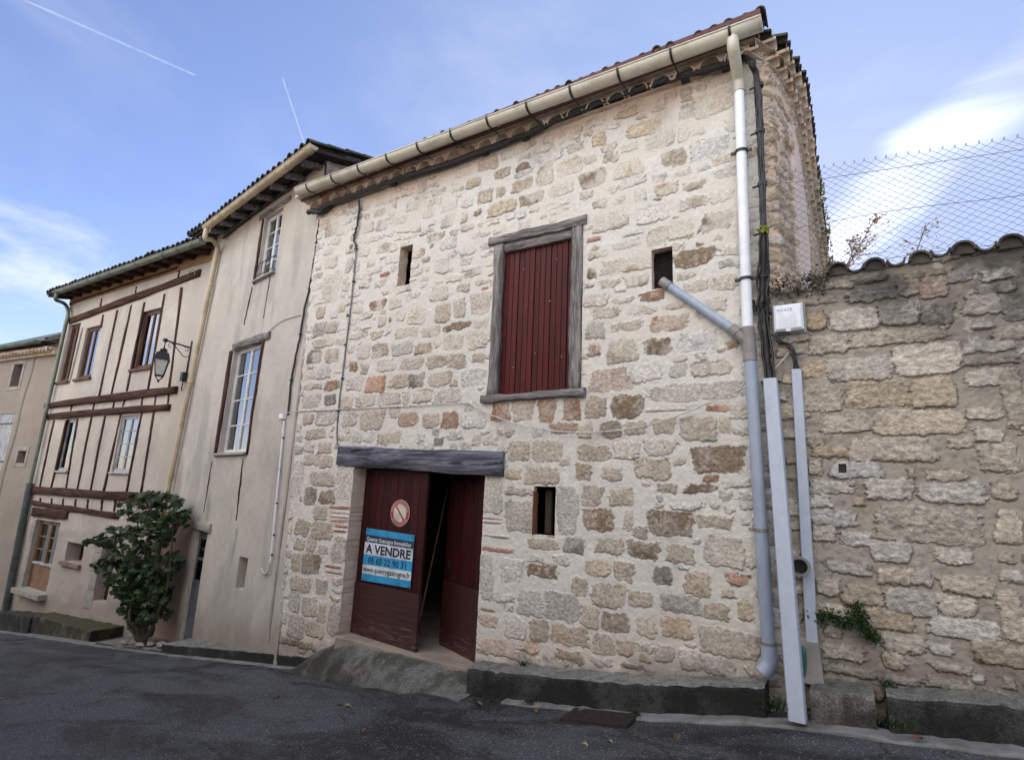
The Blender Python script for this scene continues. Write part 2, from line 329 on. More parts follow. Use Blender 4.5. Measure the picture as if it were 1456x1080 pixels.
MT['kerb_pale'] = weathered_concrete('grey kerb concrete', (.22, .22, .20), (.045, .042, .038), (.04, .04, .025), .3)
MT['ramp'] = weathered_concrete('mossy concrete ramp', (.17, .175, .165), (.035, .034, .028), (.035, .037, .018), .75)
MT['moss'] = weathered_concrete('mossy ground', (.055, .055, .022), (.025, .022, .014), (.05, .06, .014), .6)
MT['dark_slab'] = weathered_concrete('dark damp slab', (.04, .034, .025), (.012, .011, .01), (.03, .03, .016), .4)
def asphalt():
    mt, N, b = newmat('worn asphalt'); tcn = N.n('ShaderNodeTexCoord'); v = tcn.outputs['Object']
    def specks(scale, lo):
        vo = N.n('ShaderNodeTexVoronoi', i={'Scale': scale}); N.link(v, vo.inputs['Vector']); sep = N.n('ShaderNodeSeparateColor'); N.link(vo.outputs['Color'], sep.inputs[0])
        return N.m('MULTIPLY', N.ramp(sep.outputs[0], lo, lo+.1), N.m('SUBTRACT', 1.0, N.ramp(vo.outputs['Distance'], .22, .42))), vo
    s1, v1 = specks(75., .84); s2, v2 = specks(150., .72)
    vs = N.vm('MULTIPLY', v, (.5, 1.4, 1)).outputs[0]
    big = N.noise(vs, 1.1, 7, .62, .8); md = N.noise(v, 6, 6, .7); gr = N.noise(v, 55, 5, .75)
    col = N.mix(N.ramp(big, .40, .60), (.015, .0165, .019), (.066, .073, .084)); col = N.mix(N.m('MULTIPLY', N.ramp(md, .48, .66), .4), col, (.085, .09, .095))
    col = N.mix(N.m('MULTIPLY', N.ramp(N.noise(v, 1.5, 6, .7), .54, .68), .55), col, (.04, .04, .024))
    col = N.mix(.8, col, N.mix(N.ramp(gr, .3, .7), (.35, .35, .35), (1.9, 1.9, 1.9)), 'MULTIPLY')
    col = N.mix(N.m('MULTIPLY', s1, .85), col, (.50, .49, .46)); col = N.mix(N.m('MULTIPLY', s2, .5), col, (.26, .26, .25))
    ckn = N.n('ShaderNodeTexVoronoi', feature='DISTANCE_TO_EDGE', i={'Scale': .55}); cw = N.vm('SCALE', N.n('ShaderNodeTexNoise', i={'Vector': v, 'Scale': 2.5, 'Detail': 6.0}).outputs['Color']); cw.inputs[3].default_value = .7; N.link(N.vm('ADD', v, cw.outputs[0]).outputs[0], ckn.inputs['Vector'])
    crk = N.m('MULTIPLY', N.m('SUBTRACT', 1.0, N.ramp(ckn.outputs['Distance'], .003, .012)), N.ramp(md, .42, .6)); col = N.mix(N.m('MULTIPLY', crk, .8), col, (.008, .008, .008)); N.link(col, b.inputs['Base Color'])
    N.link(N.m('ADD', .5, N.m('MULTIPLY', N.ramp(big, .4, .6), .3)), b.inputs['Roughness']); b.inputs['Specular IOR Level'].default_value = .35
    h = N.m('ADD', N.m('MULTIPLY', N.m('SUBTRACT', 1.0, v1.outputs['Distance']), .6), N.m('MULTIPLY', gr, 1.0))
    bn = N.n('ShaderNodeBump', i={'Height': h, 'Strength': 1.0, 'Distance': .012}); N.link(bn.outputs[0], b.inputs['Normal']); return mt
MT['asphalt'] = asphalt()
def glass(name, tint=.55, base=.09):
    mt = bpy.data.materials.new(name); mt.use_nodes = True; mt.node_tree.nodes.clear(); N = NT(mt.node_tree)
    lw = N.n('ShaderNodeLayerWeight', i={'Blend': .35}); tr = N.n('ShaderNodeBsdfTransparent', i={'Color': (tint, tint, tint, 1)}); gl = N.n('ShaderNodeBsdfGlossy', i={'Roughness': .03})
    mx = N.n('ShaderNodeMixShader', i={0: N.m('ADD', N.m('MULTIPLY', lw.outputs['Facing'], .55), base, clamp=True), 1: tr.outputs[0], 2: gl.outputs[0]}); o = N.n('ShaderNodeOutputMaterial'); N.link(mx.outputs[0], o.inputs[0]); return mt
MT['glass'] = glass('window glass', .6, .22)
MT['lamp_glass'] = glass('lantern glass', .55, .12)
def leafmat(name, c1, c2, tl=.3):
    mt, N, b = newmat(name); oi = N.n('ShaderNodeNewGeometry'); col = N.mix(oi.outputs['Random Per Island'], c1, c2); N.link(col, b.inputs['Base Color']); b.inputs['Roughness'].default_value = .5
    t = N.n('ShaderNodeBsdfTranslucent'); N.link(col, t.inputs[0]); mx = N.n('ShaderNodeMixShader', i={0: tl, 1: b.outputs[0], 2: t.outputs[0]})
    N.link(mx.outputs[0], [x for x in mt.node_tree.nodes if x.type == 'OUTPUT_MATERIAL'][0].inputs[0]); return mt
MT['fig'] = leafmat('fig leaves', (.06, .105, .03), (.014, .034, .012))
MT['ivy'] = leafmat('small wall leaves', (.05, .10, .03), (.02, .045, .015))
MT['sprig'] = leafmat('autumn sapling leaves', (.13, .13, .04), (.30, .14, .06), .5)
MT['moss_leaf'] = leafmat('roof moss', (.16, .17, .03), (.06, .07, .02), .3)
MT['yellow_leaf'] = leafmat('yellow green leaves', (.42, .45, .04), (.25, .33, .04), .4)
MT['bark'] = plain('grey bark', (.10, .08, .06), .9)
# ------------------------------------------------------------------ masonry
PAL = dict(c=(.575,.52,.44), w=(.645,.615,.57), t=(.45,.375,.285), d=(.265,.20,.14), k=(.25,.23,.205), g=(.44,.41,.375), o=(.42,.17,.07),
           r=(.37,.225,.155), b=(.48,.25,.19), y=(.56,.455,.32), p=(.57,.44,.37), n=(.535,.50,.435), m=(.61,.59,.54))
TILES_MAIN = {
(400,280,4.853): "295 175 385 275 t;345 275 405 330 t;295 360 355 405 k;300 410 385 490 t;290 520 400 725 c;240 760 300 835 t;390 740 440 800 y;225 865 305 960 g;310 865 390 940 t;390 75 440 125 t;640 80 715 135 c;570 110 605 160 t;550 30 605 90 t;560 175 635 250 t;655 155 725 235 g;750 130 860 200 c;865 20 970 95 c;980 70 1055 140 t;1105 120 1190 210 g;1240 110 1280 175 t;1330 90 1385 135 d;1250 10 1320 75 w;1360 175 1395 210 y;1320 240 1430 280 g;1240 185 1330 235 t;1010 245 1120 305 t;1165 230 1215 275 g;905 190 960 240 t;905 355 985 425 y;540 345 610 410 w;670 320 745 385 t;470 320 490 355 d;590 435 640 475 t;675 520 745 558 b;590 480 690 535 g;1065 430 1155 530 g;1240 415 1315 475 t;1270 500 1375 555 t;1135 530 1240 590 c;1035 610 1140 715 t;1310 665 1435 805 c;1195 700 1265 835 c;1060 735 1165 860 t;880 755 985 875 t;795 795 850 855 t;745 825 765 860 d;670 820 725 890 r;615 705 715 785 r;505 725 565 800 t;795 895 935 971 y;1125 865 1305 920 d;1330 835 1430 900 t;970 890 1090 971 t;1380 620 1430 640 b;1350 565 1435 605 y;690 640 740 675 g;420 590 470 650 t;750 700 830 770 c;800 612 890 660 y;545 560 620 630 c;650 570 720 620 c;440 430 490 520 c",
(400,460,4.853): "220 100 360 165 t;185 180 275 270 k;305 175 400 270 t;175 290 225 315 b;255 295 335 375 c;155 320 230 385 c;160 405 280 455 t;300 395 400 460 r;145 490 262 575 g;305 490 375 565 k;410 510 490 585 t;155 615 220 695 t;240 600 380 700 c;175 725 305 795 t;260 825 350 890 t;160 825 225 885 c;165 905 265 971 t;530 150 615 240 t;635 135 735 235 t;765 130 905 220 c;930 135 1030 210 t;1055 110 1100 160 p;1125 75 1245 185 c;1285 55 1425 170 c;1155 210 1270 305 t;1010 225 1140 305 t;830 235 975 315 t;665 245 785 330 c;470 260 525 330 r;550 275 600 345 t;590 360 720 470 o;455 375 565 460 c;745 350 865 440 t;880 345 985 435 k;1015 330 1165 430 t;1250 310 1400 425 w;1315 200 1400 270 t;520 490 645 575 c;680 470 810 565 c;920 455 1035 545 c;1060 445 1230 550 c;425 610 525 710 c;550 600 700 730 t;810 620 935 705 r;975 620 1085 710 t;1110 605 1220 720 r;1250 610 1400 720 w;665 755 815 830 t;1050 785 1120 845 k;100 310 130 380 p;1350 435 1390 455 r;480 55 585 110 c;615 50 690 110 c;1170 350 1235 420 c;835 470 890 560 c",
(380,640,3.6): "190 25 268 90 t;270 35 338 88 t;228 115 345 180 t;195 190 250 278 k;270 205 345 270 d;245 290 305 355 t;145 355 215 435 t;225 365 330 455 t;140 450 190 510 t;203 450 250 520 t;270 485 310 525 c;125 525 172 625 t;180 530 270 632 d;122 645 220 725 t;245 655 305 740 t;112 720 168 825 g;180 745 255 850 c;258 795 298 875 t;105 850 185 960 g;195 875 285 960 t;80 240 130 350 w;130 50 185 230 w;55 960 240 1015 d;320 283 425 300 b;320 355 425 368 b;345 380 410 395 b;340 405 405 420 b;320 310 425 322 p;320 332 425 345 p;295 585 385 603 b;295 615 385 632 b;330 650 380 690 p;320 745 375 775 p;335 440 405 575 n;352 90 430 240 w;310 790 370 940 g",
(640,120,4.909): "205 500 330 605 t;35 575 150 650 c;310 585 415 665 t;115 655 210 730 t;10 715 100 755 t;195 735 290 835 t;325 715 385 790 t;85 780 165 865 w;165 875 222 925 d;270 805 450 915 y;435 655 570 750 t;465 545 550 608 d;605 560 718 710 t;490 750 650 850 d;700 680 860 780 t;755 515 915 640 y;605 465 780 560 w;940 495 1015 560 k;915 595 1080 725 d;1000 800 1080 870 t;300 1000 385 1042 r;630 905 685 935 b;780 860 830 888 r;700 885 770 912 y;560 860 620 895 y;670 810 820 870 w;900 740 1000 805 c;365 465 440 530 c;75 990 165 1025 t;260 935 340 980 c;820 410 930 480 c;1000 340 1080 440 y;520 395 600 450 t",
(840,60,4.5): "160 410 330 490 t;385 395 475 450 t;580 350 650 385 t;20 580 135 680 t;240 500 440 610 y;350 570 525 685 t;560 400 660 500 c;565 540 635 640 w;640 540 720 605 w;635 605 870 755 w;660 300 900 475 c;80 700 175 775 t;450 680 600 800 t;150 750 330 870 y;545 805 635 860 c;395 835 490 895 w;415 890 560 980 r;600 880 720 950 t;680 780 750 830 c;770 930 910 1030 c;155 980 225 1035 t;20 1000 120 1055 t;280 940 350 1020 c;560 985 750 1075 t;200 640 300 700 c",
(820,280,4.908): "120 5 225 75 t;115 90 350 240 c;430 60 630 180 w;705 5 905 115 c;870 95 1085 235 d;1090 70 1140 210 k;490 210 635 340 y;640 160 800 300 y;70 280 165 312 b;955 270 1025 310 b;825 308 885 340 d;80 370 210 430 c;170 440 312 545 y;320 405 518 520 y;680 355 950 495 d;80 495 130 565 d;165 570 290 635 t;60 600 130 635 c;340 540 495 625 t;445 645 610 725 r;600 735 750 782 b;110 765 300 852 d;350 765 540 825 c;65 875 190 990 k;240 865 450 945 t;515 820 765 935 r;745 580 915 665 t;690 525 825 575 c;945 540 1110 650 c;45 680 215 770 c;900 700 1040 800 c;710 940 960 1075 w;320 240 470 270 c;250 690 400 740 y",
(820,480,4.907): "80 40 155 125 r;75 125 160 180 t;210 15 415 175 t;470 0 660 120 d;1050 20 1130 75 r;685 140 760 175 p;95 210 355 370 p;370 190 580 305 w;650 185 760 280 g;800 165 1060 270 c;500 310 1130 440 c;70 410 200 560 t;245 400 455 555 d;480 480 830 510 c;895 467 1060 513 b;165 580 305 700 d;330 580 480 680 t;530 560 690 680 t;730 560 970 710 t;1005 550 1075 670 y;5 600 100 700 y;0 750 220 850 t;250 730 430 840 c;475 720 680 820 c;690 740 760 795 t;820 755 1165 940 d;1168 770 1210 840 k;175 905 315 990 t;405 855 640 975 t;675 845 765 890 t;0 880 95 1000 t;885 965 990 1000 r;770 1015 960 1080 d;455 1010 520 1040 p;570 1010 700 1080 t",
(670,560,4.909): "140 65 262 190 r;290 50 430 180 t;470 30 580 195 r;640 25 755 178 r;550 205 730 275 r;230 240 300 295 t;85 290 180 355 c;265 335 410 465 t;435 330 625 470 t;650 360 955 455 t;375 505 600 625 t;670 500 835 590 t;240 525 340 590 y;240 645 420 700 t;240 740 420 950 g;75 590 205 825 n;595 650 740 960 n;770 640 915 775 t;970 660 1129 780 t;785 805 985 950 d;75 855 210 872 p;75 885 210 905 p;75 930 270 950 p;75 980 260 1005 p;1070 820 1129 950 c;0 290 60 350 c",
(670,760,4.909): "70 85 290 122 b;395 20 610 100 t;650 20 780 130 k;870 25 1050 135 t;215 160 360 340 w;60 150 150 440 n;395 205 590 300 d;565 145 680 205 w;800 185 965 295 y;1000 180 1129 330 t;710 285 805 430 t;840 345 1075 500 t;330 385 490 565 g;515 400 745 600 g;760 485 885 645 t;915 535 1095 680 d;55 455 270 485 b;60 510 170 535 r;60 550 180 650 p;240 565 375 725 w;410 590 540 750 t;570 625 805 780 t;845 680 990 840 c;1020 740 1129 850 t;590 800 780 890 t;345 740 470 820 p;60 720 320 860 p;850 855 980 920 w",
(870,680,3.6): "0 50 195 145 t;245 15 330 100 t;385 25 525 130 d;190 165 405 290 d;435 185 610 260 t;60 175 150 265 g;85 320 235 410 d;285 335 408 435 t;480 300 670 450 c;210 450 310 550 k;370 475 500 605 t;590 485 705 550 r;570 570 635 615 t;15 425 165 545 t;85 570 205 660 t;255 600 460 700 g;480 635 600 730 t;655 625 730 725 y;0 690 80 785 t;130 710 220 810 c;255 715 405 815 y;450 760 740 915 c;35 830 180 950 t;215 845 315 940 w;345 870 450 985 w;455 900 630 1010 w;55 940 160 985 c;620 920 690 1020 t;690 950 780 1010 w"}
TILES_YARD = {
(1130,380,4.466): "190 70 370 130 c;410 45 580 95 g;655 75 790 175 c;800 70 965 185 p;970 10 1140 90 g;1190 5 1390 80 g;0 180 240 240 c;350 120 640 215 g;250 170 330 230 c;75 280 185 390 y;220 265 520 395 g;545 225 770 360 g;800 230 1000 360 k;1075 165 1290 290 g;1160 90 1380 165 g;370 380 920 490 c;945 340 1290 430 g;105 430 330 540 c;1080 450 1390 530 g;220 575 600 715 c;650 490 1040 670 w;720 650 830 690 w;40 590 190 690 y;1110 650 1340 750 g;1060 560 1400 620 g;50 755 280 905 c;330 730 710 880 y;755 705 1010 870 y;1050 715 1290 870 t;1380 30 1456 150 t;1330 660 1456 980 y;1090 895 1300 960 c",
(1130,580,4.466): "175 45 480 145 c;515 15 1050 160 c;90 60 150 145 w;75 170 185 235 c;365 195 835 325 c;130 250 335 310 y;240 345 540 435 w;880 275 965 335 y;90 335 170 415 c;1160 130 1310 205 c;975 190 1135 250 c;850 395 1080 450 c;100 460 360 540 w;465 455 740 575 w;805 480 1190 595 w;545 635 1140 845 c;110 645 360 740 w;400 650 520 765 c;100 555 230 625 w;300 785 480 875 w;120 750 250 845 c;485 850 715 970 w;900 890 1110 983 w;1180 230 1400 390 y;1280 660 1440 850 c;1150 680 1220 810 c;1270 490 1400 575 c;1100 20 1180 120 c;1240 40 1456 110 y;380 575 450 620 y",
(1130,780,4.466): "215 80 460 160 g;540 125 720 225 y;735 130 870 225 c;940 170 1250 290 c;1300 140 1456 210 w;320 230 550 355 y;600 265 890 420 w;920 300 1130 425 w;1140 340 1270 420 g;435 385 745 515 t;150 320 400 400 y;770 465 850 560 c;870 435 1280 575 w;560 540 815 660 y;190 480 280 560 c;180 605 430 710 c;560 660 700 760 t;1310 280 1456 560 c;140 190 270 290 y;1130 800 1210 860 w;1340 830 1400 890 c;650 645 760 715 k;1150 600 1456 740 t"}
def parse_tiles(T, fr):
    out = []
    for (ox, oy, s), txt in T.items():
        for e in txt.split(';'):
            a = e.split(); x0, y0, x1, y1 = [float(q) for q in a[:4]]
            x0, x1 = ox+x0/s, ox+x1/s; y0, y1 = oy+y0/s, oy+y1/s; cx, cy = (x0+x1)/2, (y0+y1)/2
            uc, zc = fr.px(cx, cy); ul, zl = fr.px(x0, cy); ur, zr_ = fr.px(x1, cy); zt = fr.px(cx, y0)[1]; zb = fr.px(cx, y1)[1]
            sl = 0.0
            w = (ur-ul); h = zt-zb; h = max(h-abs(zr_-zl)*.5, h*.55)
            out.append((uc, zc, w, h, a[4]))
    return out
def linspace_with(a, b, res, marks):
    n = int(round((b-a)/res))+1; x = np.linspace(a, b, n); marks = [q for q in marks if a < q < b]
    for q in marks: x = x[abs(x-q) > res*.45]
    return np.sort(np.concatenate([x, marks]))
def stone_field(U, Z, stones, mortar, seed, fill, jit=.012, proud=(.002, .012), soft=.010, keepcol=.0, zone=None, rowh=(.13, .25), wid=(.13, .42), reject=.12, seat=1.0, sharp=False, rel=1.0):
    """Height, colour and stone mask over a (Z,U) grid from a list of stones (u,z,w,h,kind); gaps are filled with rows of random stones."""
    r = np.random.default_rng(seed); nz, nu = len(Z), len(U); UU, ZZ = np.meshgrid(U, Z)
    wu = UU+jit*2.2*(fbm(UU, ZZ, 9, 3, seed)-.5)*2+jit*.9*(fbm(UU, ZZ, 38, 2, seed+3)-.5)*2
    if sharp: jit = jit*.8; wu0 = jit*2.4*(fbm(UU, ZZ, 24, 4, seed+13, .65)-.5)
    wz = ZZ+jit*2.2*(fbm(UU, ZZ, 9, 3, seed+7)-.5)*2+jit*.9*(fbm(UU, ZZ, 38, 2, seed+9)-.5)*2
    if sharp: wu = wu+wu0; wz = wz+jit*2.4*(fbm(UU, ZZ, 24, 4, seed+15, .65)-.5)
    H = (fbm(UU, ZZ, 5, 4, seed+1)-.5)*.018; C = np.empty((nz, nu, 3)); mo = np.array(mortar)
    C[:] = mo; C *= (.93+.14*fbm(UU, ZZ, 3, 4, seed+2))[..., None]
    M_ = np.zeros((nz, nu)); occ = np.zeros((nz, nu), bool)
    mot = fbm(UU, ZZ, 22, 4, seed+4, .65); mot2 = fbm(UU, ZZ, 7, 3, seed+6)
    rough = fbm(UU, ZZ, 16, 5, seed+5, .68)-.5; brk = (fbm(UU, ZZ, 48, 3, seed+21, .6)-.5)*.030; mo3 = fbm(UU, ZZ, 30, 4, seed+23, .65)
    H += (fbm(UU, ZZ, 26, 4, seed+22, .6)-.5)*.012; C *= (.90+.20*mo3)[..., None]
    def put(uc, zc, w, h, kind, check):
        i0, i1 = np.searchsorted(Z, [zc-h*.62-.03, zc+h*.62+.03]); j0, j1 = np.searchsorted(U, [uc-w*.62-.03, uc+w*.62+.03])
        if i1-i0 < 2 or j1-j0 < 2: return
        sl = (slice(i0, i1), slice(j0, j1)); p = r.uniform(4.0, 9.0); w *= 1.06; h *= 1.08
        sk = r.normal(0, .10); tp = r.normal(0, .09)
        thin = h < .05 and w > .12; gu, gz = (UU, ZZ) if thin else (wu, wz)
        if thin: sk = 0; tp = 0; p = 6
        if thin: h *= 1.25
        b = (gz[sl]-zc)/(h/2); a = (gu[sl]-uc-sk*(gz[sl]-zc)*.5)/(w/2*(1+tp*b))
        rr = (abs(a)**p+abs(b)**p)**(1/p); d = (1-rr)*min(w, h)/2+brk[sl]*(min(1, min(w, h)/.09) if not (h < .05 and w > .12) else .12); k = sst(d, -soft*.4, soft*.8)
        ins = k > .4
        if ins.sum() == 0: return
        if check and occ[sl][ins].mean() > reject: return
        k = np.where(occ[sl] & ~ins, 0, k) if check else k
        wc = r.normal(0, .03); base = np.array(PAL[kind])*r.uniform(.88, 1.12)*np.array([1+wc, 1+wc*.2, 1-wc]); base = base if kind in 'dkrob' else base*.78+mo*.22; lig = np.array(PAL['c'])*r.uniform(.85, 1.1); dk = base*.55
        f = sst(mot[sl], .50, .66)
        mixl = {'d': .55, 'k': .35, 'o': .25, 'r': .5, 't': .45, 'g': .4}.get(kind, .2); col = base[None, None]*(1-mixl*f[..., None])+lig[None, None]*(mixl*f[..., None])
        f2 = np.maximum(sst(1-mot2[sl], .5, .75)*.4, sst(mo3[sl], .56, .68)*.42*(kind not in 'mwp')); col = col*(1-f2[..., None])+dk[None, None]*f2[..., None]
        kc = k[..., None]; C[sl] = C[sl]*(1-kc)+col*kc
        pr = r.uniform(*proud); tx, tz = r.normal(0, .006, 2)
        face = pr+rough[sl]*r.uniform(.012, .030)*seat*rel+tx*a+tz*b+.006*np.clip(1-rr, 0, 1)
        edge = np.exp(-((d-.0)/.006)**2)*.0035*rel*1.6
        H[sl] = H[sl]*(1-k)+(face)*k-edge; M_[sl] = np.maximum(M_[sl], k); occ[sl] |= ins
        g = sst(d, -.03, 0) ; occ[sl] |= (g > .7)
    for s_ in stones: put(*s_, check=True)
    kinds, pw = fill; z = Z[0]
    while z < Z[-1]:
        h = r.uniform(*rowh); u = U[0]-r.uniform(0, .2)
        while u < U[-1]:
            w = r.uniform(*wid); hh = h*r.uniform(.7, 1.0)
            put(u+w/2, z+h/2+r.normal(0, .012), w-.035, hh-.03, kinds[r.choice(len(kinds), p=pw)], True); u += w+r.uniform(0, .03)
        z += h
    for i in range(int(len(Z)*len(U)/500)):
        w = r.uniform(.05, .16); h = r.uniform(.035, .1)
        put(r.uniform(U[0], U[-1]), r.uniform(Z[0], Z[-1]), w, h, kinds[r.choice(len(kinds), p=pw)], True)
    return UU, ZZ, H, C, M_
def sheet(name, fr, U, Z, H, C, M_, mat, parent, holes=(), keep=None, depth=.35, rev=None, offset=None, z_off=None, smooth=True):
    """A relief wall face as a mesh with the openings' reveals running back into the wall."""
    UU, ZZ = np.meshgrid(U, Z); nz, nu = UU.shape; O = H if offset is None else H+offset
    P = fr.o[None, None]+UU[..., None]*fr.d+O[..., None]*fr.n; P[..., 2] = ZZ
    idx = np.arange(nz*nu).reshape(nz, nu); cu = (U[1:]+U[:-1])/2; cz = (Z[1:]+Z[:-1])/2; CU, CZ = np.meshgrid(cu, cz); ok = np.ones_like(CU, bool)
    for (a, b, c, d) in holes: ok &= ~((CU > a) & (CU < b) & (CZ > c) & (CZ < d))
    if keep is not None: ok &= keep(CU, CZ)
    q = np.stack([idx[:-1, :-1], idx[:-1, 1:], idx[1:, 1:], idx[1:, :-1]], -1)[ok]
    verts = [P.reshape(-1, 3)]; cols = [C.reshape(-1, 3)]; ms = [M_.reshape(-1)]; faces = [q]; k = nz*nu
    for (a, b, c, d) in holes:
        ja, jb = np.searchsorted(U, [a-1e-6, b-1e-6]); ic, id_ = np.searchsorted(Z, [c-1e-6, d-1e-6]); ja = min(ja, nu-1); jb = min(jb, nu-1); ic = min(ic, nz-1); id_ = min(id_, nz-1)
        dd = depth if not isinstance(depth, dict) else depth.get((a, b, c, d), .35); steps = np.linspace(0, 1, 9)
        for line in ([(i, ja) for i in range(ic, id_+1)], [(i, jb) for i in range(ic, id_+1)], [(ic, j) for j in range(ja, jb+1)], [(id_, j) for j in range(ja, jb+1)]):
            if len(line) < 2: continue
            L = np.array([P[i, j] for i, j in line]); cc = np.array([C[i, j] for i, j in line]); cc = cc if rev is None else cc*.35+np.array(rev)*.65; mm = np.array([M_[i, j] for i, j in line]); on = np.array([O[i, j] for i, j in line])
            vs = []; cs = []; mk = []
            for s_ in steps:
                off = (-dd-on)*s_; nn = (vn(np.arange(len(L))*.23, np.full(len(L), s_*7), 5)-.5)*.012*(1 if s_ > 0 else 0)
                axis = fr.d if line[0][1] == line[-1][1] else np.array([0, 0, 1.])
                vs.append(L+off[:, None]*fr.n[None]+nn[:, None]*axis[None]); cs.append(cc); mk.append(mm*.6)
            n = len(L); verts.append(np.concatenate(vs)); cols.append(np.concatenate(cs)); ms.append(np.concatenate(mk))
            ii = np.arange(n*len(steps)).reshape(len(steps), n)+k; faces.append(np.stack([ii[:-1, :-1], ii[:-1, 1:], ii[1:, 1:], ii[1:, :-1]], -1).reshape(-1, 4)); k += n*len(steps)
    V = np.concatenate(verts); Cc = np.concatenate(cols); Mk = np.concatenate(ms); Fc = np.concatenate(faces)
    used = np.zeros(len(V), bool); used[Fc.ravel()] = True; remap = np.cumsum(used)-1; V = V[used]; Cc = Cc[used]; Mk = Mk[used]; Fc = remap[Fc]
    off = np.array(wloc(parent)) if parent else np.zeros(3); me = bpy.data.meshes.new(name)
    me.vertices.add(len(V)); me.vertices.foreach_set('co', (V-off).ravel()); me.loops.add(Fc.size); me.loops.foreach_set('vertex_index', Fc.ravel().astype(np.int32))
    me.polygons.add(len(Fc)); me.polygons.foreach_set('loop_start', np.arange(0, Fc.size, 4, dtype=np.int32)); me.update(calc_edges=True); me.validate()
    a = me.attributes.new('Col', 'FLOAT_COLOR', 'POINT'); a.data.foreach_set('color', np.concatenate([Cc, np.ones((len(Cc), 1))], 1).ravel().astype(np.float32))
    a = me.attributes.new('Msk', 'FLOAT', 'POINT'); a.data.foreach_set('value', Mk.astype(np.float32))
    if smooth: me.polygons.foreach_set('use_smooth', [True]*len(me.polygons))
    me.materials.append(mat); o = bpy.data.objects.new(name, me); scene.collection.objects.link(o)
    if parent: o.parent = parent
    return o
def rectpx(fr, x0, x1, y0, y1, o=0):
    """px centre-left, centre-right, top, bottom of an upright opening -> (u0,u1,z0,z1)"""
    cx, cy = (x0+x1)/2, (y0+y1)/2
    return (fr.px(x0, cy, o)[0], fr.px(x1, cy, o)[0], fr.px(cx, y1, o)[1], fr.px(cx, y0, o)[1])

# ================================================================== STONE HOUSE
house = thing('stone_house', (-3.7, 0, -.4), 'tall house of cream rubble stone with dark red shutter and half open red garage door', 'house')
Z_SILL = -.33
hdoor = (-5.855, -3.66, -.7, 1.90)
hwin = (lambda L, R, B, T: (L, R, B, T))(FM.px(697, 480)[0], FM.px(827, 480)[0], FM.px(760, 559)[1], FM.px(770, 330)[1])
hslit = rectpx(FM, 567, 584.5, 350, 405); hdrain = rectpx(FM, 926.5, 956.5, 353, 409); hlow = rectpx(FM, 757.5, 789, 691, 761)
holes = [hdoor, hwin, hslit, hdrain, hlow]
U = linspace_with(-7.45, -.53, .009, [h[0] for h in holes]+[h[1] for h in holes]); Z = linspace_with(-1.0, 6.46, .009, [h[2] for h in holes]+[h[3] for h in holes])
stones = parse_tiles(TILES_MAIN, FM)
# quoins of the door jambs and bricks in the right jamb
UU, ZZ, H, C, M_ = stone_field(U, Z, stones, (.635, .618, .575), 11, (['m', 'c', 'w', 't', 'g'], [.46, .26, .16, .07, .05]), jit=.013, rowh=(.10, .20), wid=(.12, .34), reject=.10, rel=.40, proud=(-.002, .005), soft=.007)
# the mortar smears over the edges of the upper stones; orange tinted render runs under the eave; the foot of the wall is damp and rosy
cov = sst(fbm(UU, ZZ, 4, 4, 31), .42, .58)*(.3+.7*sst(ZZ, 2.4, 4.2))*.74
C = C*(1-cov[..., None])+np.array((.63, .605, .545))*cov[..., None]; M_ = M_*(1-cov*.6); H = H*(1-cov*.35)
ev = sst(ZZ+.35*(fbm(UU, ZZ, 2, 4, 33)-.5), 5.8, 6.15)*.6; C = C*(1-ev[..., None])+np.array((.55, .41, .30))*ev[..., None]
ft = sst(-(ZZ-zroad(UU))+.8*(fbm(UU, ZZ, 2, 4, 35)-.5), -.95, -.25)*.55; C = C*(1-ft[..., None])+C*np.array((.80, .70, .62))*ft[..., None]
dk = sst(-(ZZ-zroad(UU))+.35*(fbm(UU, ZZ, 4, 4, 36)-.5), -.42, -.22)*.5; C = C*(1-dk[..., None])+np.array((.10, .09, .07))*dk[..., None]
for su, sz, sw, sl_ in ((-3.45, 2.5, .12, 1.3), (-2.3, 2.5, .10, 1.1), (-1.55, 1.35, .16, 1.2), (-6.1, 1.9, .10, .9), (-3.35, 1.85, .08, .8), (-5.0, 6.1, .25, .7), (-3.2, 6.1, .2, .6), (-1.5, 6.1, .2, .8), (-.62, 4.5, .10, 4.5)):
    f = np.exp(-((UU-su-.05*np.sin(ZZ*4+su))/sw)**2)*np.clip(1-(sz-ZZ)/sl_, 0, 1)*(ZZ < sz)*sst(fbm(UU, ZZ*.35, 9, 4, int(abs(su)*10)), .3, .65)*.42; C = C*(1-f[..., None])+np.array((.24, .20, .16))*f[..., None]
leftedge = lambda z: -7.045-(z+.545)*.0495
H[:] += .010*np.sin(UU*.9+1)*np.sin(ZZ*.7)
sheet('wall', FM, U, Z, H, C, M_, MT['masonry'], house, holes, keep=lambda u, z: (u > leftedge(z)+.015*np.sin(z*31)) & (z > zroad(u)-.1), depth={hdoor: .34, hwin: .12, hslit: .17, hdrain: .09, hlow: .07}, rev=(.62, .46, .33))  # rev puts the warm light on the reveals into their colour
